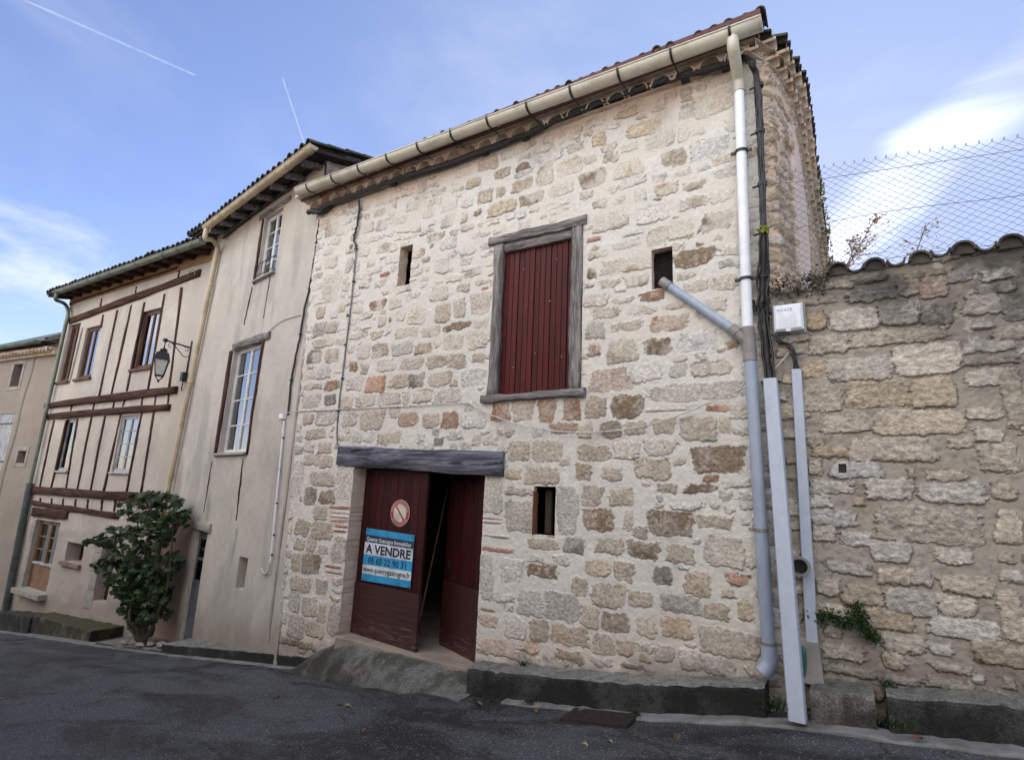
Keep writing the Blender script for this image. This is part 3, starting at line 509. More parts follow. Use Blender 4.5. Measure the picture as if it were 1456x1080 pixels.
# corner return at the left and the room behind the doors
SW = Frame((-.50, 0), math.pi/2)
Us = np.linspace(0, 8, 330); Zs = np.linspace(-.3, 6.45, 300)
sst2 = stone_field(Us, Zs, [], (.66, .51, .37), 21, (['y', 't', 'c', 'r'], [.4, .15, .38, .07]), jit=.03, proud=(.0, .03), rowh=(.1, .2), wid=(.12, .4), seat=1.6)  # mortar and stones lightened and warmed to carry this side's warm glow
UUs, ZZs, Hs, Cs, Ms = sst2
band = sst(UUs+.25*(fbm(UUs, ZZs, 2, 3, 5)-.5), .62, .72)*(1-sst(UUs+.3*(fbm(UUs, ZZs, 2, 3, 6)-.5)+.25*sst(ZZs, 5.0, 6.2)*2, 1.35, 1.45))*(1-sst(ZZs, 5.5, 6.1))
Hs = Hs*(1-band)+.03*band; Cs = Cs*(1-band[..., None])+np.array((.72, .59, .51))*band[..., None]; Ms = Ms*(1-band)
side_x = np.interp(UUs, SIDE[:, 0], SIDE[:, 1])+.50-.02
sheet('side_wall', SW, Us, Zs, Hs, Cs, Ms, MT['rubble'], house, offset=side_x)
mb = MB()
xl = -7.0
mb.box(FM, -7.32, -7.28, -8, -.02, -.6, 6.4); mb.box(FM, -7.3, -.3, -8.05, -8, -.6, 6.4); mb.build('rear_wall', MT['stone_trim'], house)
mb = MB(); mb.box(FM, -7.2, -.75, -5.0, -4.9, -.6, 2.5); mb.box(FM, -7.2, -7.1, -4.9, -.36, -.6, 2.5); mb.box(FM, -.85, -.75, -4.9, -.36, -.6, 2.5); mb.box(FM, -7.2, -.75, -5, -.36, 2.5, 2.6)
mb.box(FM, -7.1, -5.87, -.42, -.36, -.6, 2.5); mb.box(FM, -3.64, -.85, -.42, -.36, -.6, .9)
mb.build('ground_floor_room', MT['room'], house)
mb = MB(); mb.box(FM, -7.2, -.75, -5.0, -.02, -.5, Z_SILL+.03); mb.build('floor', MT['floor'], house)
# pale stick leaning inside
pA = eu(600, 838, .55); pB = eu(627, 745, 1.0); mb = MB(); mb.tube([pA+(0, 0, -.35), pB+(0, .1, .5)], .012, 6)
tag(mb.build('leaning_stick', MT['timber_pale'], None, base=pA+(0, 0, -.35)), 'thin pale stick leaning in the dark behind the open red garage door', 'stick')
def beamq(fr, u0, u1, z0, z1, o0, o1, seed=0, axis='x', n=14, j=.012, dz=(0, 0)):
    """a rough squared timber; dz lifts its two ends"""
    r = np.random.default_rng(seed); mb_ = MB(); rings = []; ph = r.uniform(0, 9, 8); t = np.linspace(0, 1, n)
    f = lambda k, x: (math.sin(x*5+ph[k])+.6*math.sin(x*13+ph[k]*2)+.5*math.sin(x*29+ph[k]*3))*j*.5
    for x in t:
        if axis == 'x':
            u = u0+(u1-u0)*x; l = dz[0]+(dz[1]-dz[0])*x; c = .008
            pts = [(u, o0, z0+l+f(0, x)), (u, o1-c, z0+l+f(0, x)), (u, o1+f(4, x)*.4, z0+l+c+f(0, x)), (u, o1+f(5, x)*.4, z1+l-c+f(1, x)), (u, o1-c, z1+l+f(1, x)), (u, o0, z1+l+f(1, x))]
        else:
            z = z0+(z1-z0)*x; l = dz[0]+(dz[1]-dz[0])*x; c = .008
            pts = [(u0+l+f(0, x), o0, z), (u0+l+f(0, x), o1-c, z), (u0+l+c+f(0, x), o1+f(4, x)*.4, z), (u1+l-c+f(1, x), o1+f(5, x)*.4, z), (u1+l+f(1, x), o1-c, z), (u1+l+f(1, x), o0, z)]
        rings.append([fr.at(*p) for p in pts])
    vs = [p for r_ in rings for p in r_]; fs = []
    for i in range(n-1):
        for k in range(6): fs.append((i*6+k, i*6+(k+1) % 6, (i+1)*6+(k+1) % 6, (i+1)*6+k))
    fs += [(5, 4, 3, 2, 1, 0), tuple((n-1)*6+k for k in range(6))]
    return mb_.add(vs, fs)
lu0, lz0 = FM.px(482, 661); lu1, lz1 = FM.px(716, 678)
beamq(FM, FM.px(482, 647)[0], FM.px(717, 660)[0], 1.885, 2.165, -.30, .035, 3, n=26, j=.014, dz=(.02, -.075)).build('lintel', MT['lintel'], house, True)
# garage doors
def leaf(name, P0, P1, z0, z1, th, parent, n_boards, split, dz0=0, dz1=0):
    d = np.array([P1[0]-P0[0], P1[1]-P0[1], 0]); L = np.linalg.norm(d); ang = math.atan2(d[1], d[0]); fr = Frame(P0[:2], ang)
    mb_ = MB(); w = L/n_boards
    for i in range(n_boards):
        g = .0022; mb_.box(fr, i*w+g, (i+1)*w-g, -th, .0, split+.004, z1, bev=.003)
    o = mb_.build(name, MT['door_paint'], parent)
    mb_ = MB(); nn = 9; hh = (split-z0)/nn
    for i in range(nn): mb_.box(fr, 0, L, -th+.002, .012, z0+i*hh+.001, z0+(i+1)*hh-.001, bev=.003)
    mb_.build('bottom_boards', MT['door_scuffed'], o)
    for za in (z0+.2, z1-.3): mb_ = MB(); mb_.box(fr, .02, L-.02, -th-.03, -th-.002, za, za+.12); mb_.build('ledge', MT['door_paint'], o)
    return fr, L, o
def zint(px, py, z):
    d = ray(px, py); t = (z-EYE[2])/d[2]; return EYE+d*t
zb = Z_SILL+.045
hl = zint(498, 898, zb); hl = np.array([-5.83, .20, 0]); fl = zint(591, 927, zb)
FL, LL, leafL = leaf('garage_door', hl, fl, zb, 1.875, .035, house, 9, FM.px(515, 828, -.15)[1])
hr = np.array([-3.69, .14, 0]); fr_ = zint(625, 915, zb)
FR, LR, leafR = leaf('garage_door', fr_, hr, zb, 1.84, .035, house, 9, FM.px(660, 838, -.1)[1])
tag(leafL, 'dark red board door leaf with scuffed lower boards carrying the sale sign'); tag(leafR, 'dark red board door leaf swung inwards')
mb = MB(); q = FR.px(637, 803, .01); mb.box(FR, q[0]-.03, q[0]+.03, .0, .015, q[1]-.06, q[1]+.06, bev=.004); mb.tube([FR.at(q[0], .01, q[1]), FR.at(q[0], .05, q[1])], .012, 8); mb.build('handle', MT['iron'], leafR)
# loft window: grey frame of old beams and a board shutter
wu0, wu1, wz0, wz1 = hwin
win = beamq(FM, FM.px(697, 335)[0]+.0, FM.px(835, 299)[0], wz1-.04, wz1+.075, -.1, .035, 5, n=20, j=.016, dz=(0, .0)).build('loft_window', MT['grey_x'], house, True)
tag(win, 'dark red board shutter in a frame of grey old beams')
beamq(FM, FM.px(686, 562)[0], FM.px(833, 556)[0], wz0-.075, wz0+.012, -.1, .05, 6, n=20, j=.016).build('sill', MT['grey_x'], win, True)
beamq(FM, wu0+.004, wu0+.135, wz0, wz1-.03, -.09, .018, 7, 'z', n=20, j=.016).build('jamb', MT['grey_z'], win, True)
beamq(FM, wu1-.15, wu1-.006, wz0, wz1-.03, -.09, .018, 8, 'z', n=20, j=.018).build('jamb', MT['grey_z'], win, True)
beamq(FM, wu0+.14, wu1-.15, wz1-.16, wz1-.035, -.1, -.004, 9, n=12, j=.008).build('head_rail', MT['grey_x'], win, True)
mb = MB(); a0, a1 = wu0+.125, wu1-.14; nb = 13; wv = (a1-a0)/nb
for i in range(nb): mb.box(FM, a0+i*wv+.003, a0+(i+1)*wv-.003, -.1, -.055+.004*((i*7) % 3-1), wz0+.012, wz1-.15, bev=.004)
sh = mb.build('shutter', MT['oxblood'], win)
mb = MB(); mb.box(FM, a0, a1, -.12, -.101, wz0, wz1-.1); mb.build('backing', MT['room'], sh)
for u_, z_ in [(a0+.3, wz1-.42), (a0+.5, wz0+.5), (a0+.68, wz1-.9), (a0+.2, wz0+.35), (a0+.85, wz0+.42), (a0+.75, wz1-.38)]: mb = MB(); mb.tube([FM.at(u_, -.058, z_), FM.at(u_, -.046, z_)], .008, 6); mb.build('nail', MT['steel'], sh)
# things inside the small openings
mb = MB(); mb.box(FM, hlow[0]+.085, hlow[0]+.165, -.17, -.12, hlow[2]+.01, hlow[3]-.04, bev=.01); mb.build('opening_board', MT['soffit'], house)
mb = MB(); mb.box(FM, hlow[0]-.0, hlow[0]+.014, -.09, .006, hlow[2], hlow[3]-.06); mb.build('opening_edge_board', wood('reddish board', (.28, .12, .06), (.12, .06, .04), 'z'), house)
mb = MB()
for i in range(18):
    u_ = hdrain[0]+(hdrain[1]-hdrain[0])*i/17; mb.tube([FM.at(u_, -.15, hdrain[2]), FM.at(u_, -.15, hdrain[3])], .0012, 4)
    z_ = hdrain[2]+(hdrain[3]-hdrain[2])*i/17; mb.tube([FM.at(hdrain[0], -.15, z_), FM.at(hdrain[1], -.15, z_)], .0012, 4)
mb.build('opening_mesh', MT['wire'], house)

# ---------------- canal tile roofs and scalloped eaves
def half_pipe(mb_, P0, a, c, up, L, r0, r1, n=8, th=.014, cap=True, flip=1, mi=0):
    """half pipe tile from P0 along a; c sideways; opening downwards (flip=1) or upwards (-1)"""
    k = len(mb_.v)
    for s_, r in ((0, r0), (1, r1)):
        for rr in (r, r-th):
            for j in range(n+1):
                q = math.pi*j/n; mb_.v.append(P0+a*L*s_+c*math.cos(q)*rr+up*flip*math.sin(q)*rr)
    m_ = n+1
    for j in range(n):
        mb_.f.append([k+j, k+j+1, k+2*m_+j+1, k+2*m_+j]); mb_.f.append([k+m_+j, k+3*m_+j, k+3*m_+j+1, k+m_+j+1]); mb_.mi += [mi, mi]
        if cap: mb_.f.append([k+j, k+m_+j, k+m_+j+1, k+j+1]); mb_.mi.append(mi)
    mb_.f.append([k, k+2*m_, k+3*m_, k+m_]); mb_.f.append([k+n, k+m_+n, k+3*m_+n, k+2*m_+n]); mb_.mi += [mi, mi]
def tile_slope(fr, u0, u1, o_eave, z_eave, pitch, length, parent, mat, step=.205, tl=.36, r=.085, clipfn=None, seed=0, name='roof_tiles', ch=True):
    rr = np.random.default_rng(seed); mb_ = MB(); n = int((u1-u0)/step); tp = math.tan(pitch); a = -fr.n*math.cos(pitch)+np.array([0, 0, math.sin(pitch)]); up = fr.n*math.sin(pitch)+np.array([0, 0, math.cos(pitch)])
    for i in range(n+1):
        u = u0+i*(u1-u0)/n; L = length if clipfn is None else min(length, clipfn(u)); k = max(1, int(L/tl/math.cos(pitch)))
        for j in range(k):
            P = fr.at(u+rr.normal(0, .006), o_eave-j*tl*math.cos(pitch)+(rr.normal(0, .012) if j == 0 else 0), z_eave+j*tl*math.sin(pitch)+.01*0+rr.normal(0, .004))
            half_pipe(mb_, P, a+rr.normal(0, .01, 3), fr.d, up, tl*1.15, r*rr.uniform(.97, 1.05), r*.8, 7, cap=(j < 2))
            if j < 2 and i < n and ch: half_pipe(mb_, P+fr.d*step/2-up*.02-a*.03, a, fr.d, up, tl*1.15, r*.95, r*.85, 7, flip=-1)
    return mb_.build(name, mat, parent, False)
def genoise(fr, u0, u1, z0, o0, o1, parent, step=.215, r=.082, seed=0, rows=2, offs=None, name='eave_course', hr=.125):
    """courses of hollow tiles bedded in mortar under a roof edge; o0..o1 projection"""
    rr = np.random.default_rng(seed); pl = MB(); n = max(2, int(round((u1-u0)/step))); hrow = hr
    off = offs or (lambda u: 0.0)
    for row in range(rows):
        of = o0+(o1-o0)*(row+1)/rows; zr = z0+row*hrow
        for i in range(n):
            ua = u0+(u1-u0)*(i+(.5 if row % 2 else 0))/n; ub = ua+(u1-u0)/n; uc = (ua+ub)/2; rj = r*rr.uniform(.93, 1.05); w = (ub-ua)/2
            o_ = of+rr.normal(0, .006)+off(uc); base = fr.at(uc, o_, zr+rr.normal(0, .005))
            half_pipe(pl, base, -fr.n, fr.d, np.array([0, 0, 1.]), .30, rj, rj*.85, 9, th=.013, mi=0)
            # mortar face round the arch
            N = 9; arc = [base+fr.d*math.cos(math.pi*j/N)*(rj-.004)+np.array([0, 0, math.sin(math.pi*j/N)*(rj-.004)])-fr.n*.02 for j in range(N+1)]
            top = [base+fr.d*w*math.cos(math.pi*j/N)+np.array([0, 0, hrow+.004])-fr.n*.02 for j in range(N+1)]
            top[0] = base+fr.d*w-fr.n*.02; top[-1] = base-fr.d*w-fr.n*.02
            vs = arc+top+[base+fr.d*w+np.array([0, 0, hrow+.004])-fr.n*.02, base-fr.d*w+np.array([0, 0, hrow+.004])-fr.n*.02]
            k = N+1; fs = [(j, j+1, k+j+1, k+j) for j in range(N)]+[(k, k+1, 2*k), (k+N-1, k+N, 2*k+1)]; pl.add(vs, fs, 0)
            bk = base-fr.n*.29; pl.add([bk+fr.d*math.cos(math.pi*j/N)*rj+np.array([0, 0, math.sin(math.pi*j/N)*rj]) for j in range(N+1)], [tuple(range(N+1))], 1)
            # flat bed under this arch
        zz = zr-.002; m_ = 20
        pts = [(u0+(u1-u0)*i/m_) for i in range(m_+1)]
        for i in range(m_):
            a, b = pts[i], pts[i+1]; pl.add([fr.at(a, -.05+off(a), zz), fr.at(b, -.05+off(b), zz), fr.at(b, of-.05+off(b), zz), fr.at(a, of-.05+off(a), zz), fr.at(a, -.05+off(a), zz-.008), fr.at(b, -.05+off(b), zz-.008), fr.at(b, of-.052+off(b), zz-.008), fr.at(a, of-.052+off(a), zz-.008)],
                   [(0, 1, 2, 3), (7, 6, 5, 4), (3, 2, 6, 7), (0, 3, 7, 4), (1, 5, 6, 2)], 0)
    return pl.build(name, [MT['clay'], MT['clay_in']], parent, False)
GZ = 6.20
genoise(FM, -7.45, -.54, GZ, 0, .24, house, seed=1, step=.262, r=.118, hr=.135)
soff = lambda y: float(np.interp(y, SIDE[:, 0], SIDE[:, 1])+.50)
genoise(SW, -.16, 7.6, GZ, 0, .13, house, seed=2, offs=soff, step=.22, r=.088, name='side_eave_course')
PITCH_R = math.radians(17)
tile_slope(FM, -7.60, -.40, .322, 6.440, PITCH_R, 7.5, house, MT['tile_old'], seed=3, r=.05, step=.15, clipfn=lambda u: max(.4, (-.30-u)*1.0+.4))
FSID = Frame((-.16, 0), math.pi/2)
class SideF(Frame):
    def at(s, u, o, z): return np.array([float(np.interp(u, SIDE[:, 0], SIDE[:, 1]))+o, u, z])
SF = SideF((0, 0), math.pi/2)
tile_slope(SF, -.10, 7.6, .14, 6.44, PITCH_R, 3.4, house, MT['tile_moss'], seed=4, clipfn=lambda v: max(.3, v+.2), name='side_roof_tiles', ch=False, step=.13, r=.058)
# boarding and mortar bed under the tiles
tp = math.tan(PITCH_R)
def S(x, y, z): return np.array([x, y, z])
mb = MB(); zt = 6.39; hip = S(-4.0, 3.3, zt+3.7*tp); back = S(-4.0, 8.2, zt+3.7*tp)
A, B_, Cc_, D_ = S(-7.60, -.30, zt), S(-.50, -.30, zt), S(-.02, 8.2, zt), S(-7.60, 8.2, zt); dn = np.array([0, 0, -.05])
vs = [A, B_, Cc_, D_, hip, back]; vs += [v+dn for v in vs]
mb.add(vs, [(0, 1, 4), (1, 2, 5, 4), (2, 3, 5), (3, 0, 4, 5), (7, 6, 9, 8), (0, 6, 7, 1), (1, 7, 8, 2), (2, 8, 9, 3), (3, 9, 6, 0)]); mb.build('roof', MT['clay'], house)
mb = MB(); mb.box(FM, -7.56, -.40, .322, .335, 6.40, 6.472); mb.box(FM, -7.56, -.43, .19, .215, 6.30, 6.425); mb.build('eave_board', MT['fascia'], house)
mb = MB()
for i in range(260):
    v = random.uniform(3.2, 7.3); o_ = random.uniform(.06, .2); z_ = random.uniform(6.25, 6.56); c = SF.at(v, o_, z_); a = rng.normal(0, 1, 3); a /= np.linalg.norm(a); b = np.cross(a, rng.normal(0, 1, 3)); b /= np.linalg.norm(b); s_ = random.uniform(.02, .05)
    mb.add([c-a*s_, c+b*s_*.7, c+a*s_, c-b*s_*.7], [(0, 1, 2, 3)])
tag(mb.build('eave_moss', MT['moss_leaf'], None, base=SF.at(5, .15, 6.3)), 'yellow green moss and creeper hanging on the far end of the stone house side eave', 'moss', kind='stuff')

# ---------------- gutter, downpipe
def gutter(parent, P0, P1, r, mat, brk_n, brk_mat, wall_o=None, n=10, capmat=None, brk_d=None):
    d = P1-P0; L = np.linalg.norm(d); d /= L; c = np.cross(d, [0, 0, 1.]); c /= np.linalg.norm(c); mb_ = MB(); segs = max(3, int(L/.5))
    for side, rr in ((0, r), (1, r-.006)):
        for i in range(segs+1):
            for j in range(n+1):
                q = math.pi*j/n; mb_.v.append(P0+d*L*i/segs+c*math.cos(q)*rr-np.array([0, 0, 1.])*math.sin(q)*rr)
    m_ = (segs+1)*(n+1)
    for i in range(segs):
        for j in range(n):
            a = i*(n+1)+j; mb_.f.append([a, a+1, a+n+2, a+n+1]); mb_.f.append([m_+a, m_+a+n+1, m_+a+n+2, m_+a+1]); mb_.mi += [0, 0]
        for j in (0, n):
            a = i*(n+1)+j; mb_.f.append([a, a+n+1, m_+a+n+1, m_+a]); mb_.mi.append(0)
    for i in (0, segs):
        a = i*(n+1); mb_.f.append([a+j for j in range(n+1)]); mb_.mi.append(0)
    for t in ([0, L] ):
        mb_.tube([P0+d*(t-.012)+c*math.cos(math.pi*j/n)*(r+.0)-np.array([0, 0, 1.])*math.sin(math.pi*j/n)*r for j in range(n+1)], .006, 5)
    mb_.tube([P0+c*r, P1+c*r], .011, 6)
    g = mb_.build('gutter', mat, parent, True)
    for i in range(brk_n):
        s_ = L*(i+.5)/brk_n; Q = P0+d*s_; bm_ = MB(); pts = [Q+c*math.cos(math.pi*j/n)*(r+.008)-np.array([0, 0, 1.])*math.sin(math.pi*j/n)*(r+.008) for j in range(n+1)]
        for j in range(n):
            a, b = pts[j], pts[j+1]; w = d*.013; ou = ((a+b)/2-Q); ou /= np.linalg.norm(ou); ou *= .004
            bm_.add([a-w, a+w, b+w, b-w, a-w+ou, a+w+ou, b+w+ou, b-w+ou], [(4, 5, 6, 7), (0, 1, 5, 4), (3, 7, 6, 2), (0, 4, 7, 3), (1, 2, 6, 5)])
        if brk_d is not None: bm_.tube([Q-np.array([0, 0, 1.])*r+0*c, Q+brk_d], .007, 5)
        bm_.build('bracket', brk_mat, g)
    return g
gL = FM.pt(427, 274, .47); gR = FM.pt(1086, 42, .47)
gutter(house, np.array([-7.42, -.37, 6.385]), np.array([-.385, -.37, 6.27]), .088, MT['pvc_cream'], 12, MT['iron'], brk_d=np.array([0, .26, -.06]))
dp_x = -.66
pA = np.array([FM.px(1050, 110, .09)[0], -.09, FM.px(1050, 125, .09)[1]]); pB = FM.pt(1063, 470, .09); pB2 = FM.pt(1066, 500, .09); pC = FM.pt(1094, 935, .09)
top = FM.pt(1042, 68, .47); mb = MB(); mb.tube(smoothpath([np.array([pA[0], -.37, 6.22]), np.array([pA[0], -.37, 6.13]), np.array([pA[0], -.33, 6.07]), np.array([pA[0], -.15, 5.96]), np.array([pA[0], -.095, 5.90]), np.array([pA[0], -.09, 5.78])], 3), .058, 14)
dpipe = mb.build('downpipe', MT['pvc_cream'], house, True)
mb = MB(); mb.tube([np.array([pA[0], -.09, 5.85]), pB], .05, 16); mb.build('white_pipe', MT['pvc_white'], dpipe, True)
mb = MB(); mb.tube([pB2, pC], .054, 16); mb.build('grey_pipe', MT['pvc_grey'], dpipe, True)
mb = MB(); k0 = FM.pt(943, 401, .02); k1 = FM.pt(1049, 473, .07); kk = FM.pt(952, 407, .03); y0 = FM.pt(1040, 467, .07); yj = FM.pt(1066, 489, .09)
mb.tube([k0, k1], .044, 16); mb.build('slanting_pipe', MT['pvc_grey'], dpipe, True)
mb = MB(); mb.tube([k0-(k1-k0)*.02, k0+(k1-k0)*.10], .051, 16); mb.build('pipe_collar', MT['pvc_fitting'], dpipe, True); mb = MB(); mb.tube([y0, yj], .052, 16); mb.tube([pB+(0, 0, .03), pB2], .061, 16); mb.tube([pB2+(0, 0, .04), pB2-(0, 0, .09)], .062, 16)
mb.tube([y0, y0+(yj-y0)*.35], .058, 16); mb.build('pipe_fitting', MT['pvc_fitting'], dpipe, True)
mb = MB(); c0 = pC+(0, 0, .10); sh_ = [c0, pC+(0, 0, -.02), pC+(-.02, -.01, -.07), pC+(-.06, -.03, -.12)]; mb.tube(sh_, .062, 14, caps=False); mb.tube([sh_[-2], sh_[-1]], .056, 14, caps=False); mb.build('pipe_shoe', MT['pvc_grey'], dpipe, True)
for zc, m_ in ((FM.px(1054, 216, .09)[1], 'iron'), (FM.px(1060, 397, .09)[1], 'iron'), (FM.px(1082, 753, .09)[1], 'steel'), (FM.px(1092, 914, .09)[1], 'steel')):
    mb = MB(); t = (zc-pC[2])/(pA[2]-pC[2]); ctr = pC+(pA-pC)*t; ctr = ctr if zc < pB[2] else np.array([pA[0]+(pB[0]-pA[0])*(5.85-zc)/(5.85-pB[2]), -.09, zc])
    if zc < pB2[2]: s_ = (zc-pC[2])/(pB2[2]-pC[2]); ctr = pC+(pB2-pC)*s_
    mb.tube([ctr+(0, 0, -.013), ctr+(0, 0, .013)], .062, 16); mb.box(FM, ctr[0]-.10, ctr[0]-.058, .082, .10, zc-.014, zc+.014); mb.box(FM, ctr[0]+.058, ctr[0]+.10, .082, .10, zc-.014, zc+.014); mb.box(FM, ctr[0]-.02, ctr[0]+.02, 0, .05, zc-.01, zc+.01)
    mb.build('pipe_clamp', MT[m_], dpipe)
# ================================================================== shared window builder
def plaster_field(U, Z, col, seed, warm=(.50, .40, .30), grey=(.30, .29, .28), gs=.4, rel=.012, top_warm=0, foot=None):
    UU, ZZ = np.meshgrid(U, Z); H = (fbm(UU, ZZ, 1.2, 4, seed)-.5)*rel*2+(fbm(UU, ZZ, 11, 3, seed+1)-.5)*.005
    C = np.empty(UU.shape+(3,)); C[:] = col; C *= (.80+.40*fbm(UU, ZZ, 1.6, 6, seed+2, .6))[..., None]; C *= (.92+.16*fbm(UU, ZZ, 12, 3, seed+12, .6))[..., None]
    g = sst(fbm(UU*1.6, ZZ*.45, 1.8, 5, seed+3), .52, .72)*gs; C = C*(1-g[..., None])+np.array(grey)*g[..., None]
    w = sst(fbm(UU, ZZ, .7, 4, seed+4), .5, .7)*.5; C = C*(1-w[..., None])+np.array(warm)*w[..., None]
    if foot is not None:
        f = sst(-(ZZ-foot(UU))+.5*(fbm(UU, ZZ, 2, 4, seed+5)-.5), -.9, -.1)*.6; C = C*(1-f[..., None])+np.array((.20, .16, .12))*f[..., None]
    return UU, ZZ, H, C, np.full(UU.shape, .2)
def window(fr, u0, u1, z0, z1, depth, parent, fmat, cols=2, rows=3, fw=.05, bar=.022, label=None, curtain=None, name='window', leaves=2):
    """outer frame with casements; panes are the window's child"""
    m_ = MB(); o0, o1 = -depth-.05, -depth
    for a in ((u0, u0+fw, z0, z1), (u1-fw, u1, z0, z1), (u0+fw, u1-fw, z1-fw, z1), (u0+fw, u1-fw, z0, z0+fw)): m_.box(fr, a[0], a[1], o0, o1, a[2], a[3])
    iu0, iu1, iz0, iz1 = u0+fw, u1-fw, z0+fw, z1-fw; lw = (iu1-iu0)/leaves
    for k in range(leaves):
        a, b = iu0+k*lw+.003, iu0+(k+1)*lw-.003; s = .032
        for q in ((a, a+s, iz0, iz1), (b-s, b, iz0, iz1), (a+s, b-s, iz1-s, iz1), (a+s, b-s, iz0, iz0+s)): m_.box(fr, q[0], q[1], o0+.005, o1-.008, q[2], q[3])
        pc = max(1, cols//leaves)
        for j in range(1, rows): zz = iz0+(iz1-iz0)*j/rows; m_.box(fr, a+s, b-s, o0+.012, o1-.014, zz-bar/2, zz+bar/2)
        for j in range(1, pc): uu = a+(b-a)*j/pc; m_.box(fr, uu-bar/2, uu+bar/2, o0+.011, o1-.013, iz0+s, iz1-s)
    w = m_.build(name, fmat, parent); g = MB(); g.box(fr, iu0, iu1, o0+.018, o0+.022, iz0, iz1); g.build('pane', MT['glass'], w)
    if curtain:
        c = MB(); n = 28; a, b = curtain; ps = [(a+(b-a)*i/n, o0-.10+.018*math.sin(i*1.9)) for i in range(n+1)]
        for i in range(n): c.add([fr.at(ps[i][0], ps[i][1], iz0), fr.at(ps[i+1][0], ps[i+1][1], iz0), fr.at(ps[i+1][0], ps[i+1][1], iz1), fr.at(ps[i][0], ps[i][1], iz1)], [(0, 1, 2, 3)])
        c.build('curtain', MT['curtain'], w, True)
    if label: w['label'] = label
    return w
def hull(fr, u0, u1, o0, o1, z0, z1, parent, name='rear_walls', mat='room'):
    m_ = MB(); m_.box(fr, u0, u1, o0-.1, o0, z0, z1); m_.box(fr, u0-.02, u0+.08, o0, o1, z0, z1); m_.box(fr, u1-.08, u1+.02, o0, o1, z0, z1); m_.box(fr, u0, u1, o0, o1, z1, z1+.08); return m_.build(name, MT[mat], parent)

# ================================================================== MIDDLE HOUSE
mh = thing('rendered_house', FD.at(-2.6, 0, -1.2), 'narrow tall house with plain grey cream render and white windows beside the stone house', 'house')
UL, UR = FD.px(268, 540)[0], -.02
ZT = 7.50
w1 = (FD.px(372, 346)[0], FD.px(396.5, 346)[0], FD.px(375, 394)[1], FD.px(392, 301)[1]); w2 = (FD.px(322, 568)[0], FD.px(361, 568)[0], FD.px(331, 643)[1], FD.px(360, 489)[1])
dD = (FD.px(268, 825)[0], FD.px(285, 825)[0], -2.0, FD.px(286, 754)[1]); sD = rectpx(FD, 337.5, 350, 791, 838)
U = linspace_with(UL-.05, .14, .03, [w1[0], w1[1], w2[0], w2[1], dD[0], dD[1], sD[0], sD[1]]); Z = linspace_with(-2.0, 7.18, .03, [w1[2], w1[3], w2[2], w2[3], dD[3], sD[2], sD[3]])
UU, ZZ, H, C, M_ = plaster_field(U, Z, (.47, .445, .40), 51, warm=(.48, .425, .35), gs=.5, foot=lambda u: zroad(FD.o[0]+u))
f = (1-sst(ZZ, .9, 1.0))*(1-sst(UU, dD[0]-.25, dD[0]-.1)); C = C*(1-f[..., None])+np.array((.38, .27, .20))*f[..., None]; H += f*.02*(fbm(UU, ZZ, 3, 4, 8)-.3)
f = sst(ZZ, 6.4, 7.3)*.5; C = C*(1-f[..., None])+np.array((.47, .37, .27))*f[..., None]
# tide marks: long damp streaks under the windows and beside the pipe
for uu_, ww in ((w2[0]-.1, .10), (w2[1]+.02, .05), (UL+.45, .18)):
    f = np.exp(-((UU-uu_-.04*np.sin(ZZ*2.1))/ww)**2)*sst(fbm(UU, ZZ, 2, 4, int(ww*100)), .35, .7)*sst(2.6-ZZ, 0, .8)*.6; C = C*(1-f[..., None])+np.array((.20, .19, .17))*f[..., None]
rbound = lambda z: .052-(z+.545)*.0521
sheet('wall', FD, U, Z, H, C, M_, MT['plaster'], mh, [w1, w2, dD, sD], keep=lambda u, z: ((u < rbound(z)+.03) | (z > 6.0) & (u < -.28)) & (z > zroad(FD.o[0]+u)-.3), depth={w1: .12, w2: .14, dD: .055, sD: .22})
hull(FD, UL, -.35, -4.2, -.3, -2.0, 7.05, mh)
mb = MB(); mb.box(FD, sD[0]-.03, sD[1]+.03, -.26, -.22, sD[2]-.03, sD[3]+.03); mb.build('recess_back', MT['clay'], mh)
# gable side above the stone house roof
GS = Frame(FD.at(-.31, 0, 0), math.radians(-9.83)+math.pi/2)
U = np.arange(0, 5.2, .03); Z = np.arange(5.8, 9.4, .03)
UU, ZZ, H, C, M_ = stone_field(U, Z, [], (.44, .38, .31), 61, (['c', 't', 'w', 'b'], [.5, .2, .2, .1]), jit=.02, rowh=(.14, .28), wid=(.2, .5), proud=(.0, .04), seat=1.5)
gp = math.radians(15); f = sst(UU, .55, .65)*sst(ZZ, 6.9, 7.0); C = C*(1-.4*f[..., None])+np.array((.28, .12, .08))*.4*f[..., None]
sheet('gable_wall', GS, U, Z, H, C, M_, MT['rubble'], mh, keep=lambda u, z: z < 7.17+math.tan(gp)*u+.02)
mb = MB(); r_ = np.random.default_rng(5)
for i in range(34):
    u_ = r_.uniform(.35, 2.2); z_ = 7.17+math.tan(gp)*u_-r_.uniform(.05, .42); w = r_.uniform(.12, .3); mb.box(GS, u_, u_+w, -.02, r_.uniform(.02, .10), z_, z_+.035)
mb.build('loose_brick', MT['clay'], mh)
window(FD, *w1, .07, mh, MT['white_paint'], 2, 4, .03, .018, label='small white window behind an iron balconette rail')
wD = window(FD, *w2, .09, mh, MT['white_paint'], 2, 4, .035, .022, label='tall white casement window with a net curtain', curtain=(w2[0]+.05, w2[0]+.40))
b = MB(); u_ = (w1[0]+w1[1])/2
zr1 = w1[2]+.30
b.tube([FD.at(w1[0], .05, zr1), FD.at(w1[1], .05, zr1)], .008, 6); b.tube([FD.at(w1[0], .05, w1[2]+.05), FD.at(w1[1], .05, w1[2]+.05)], .008, 6)
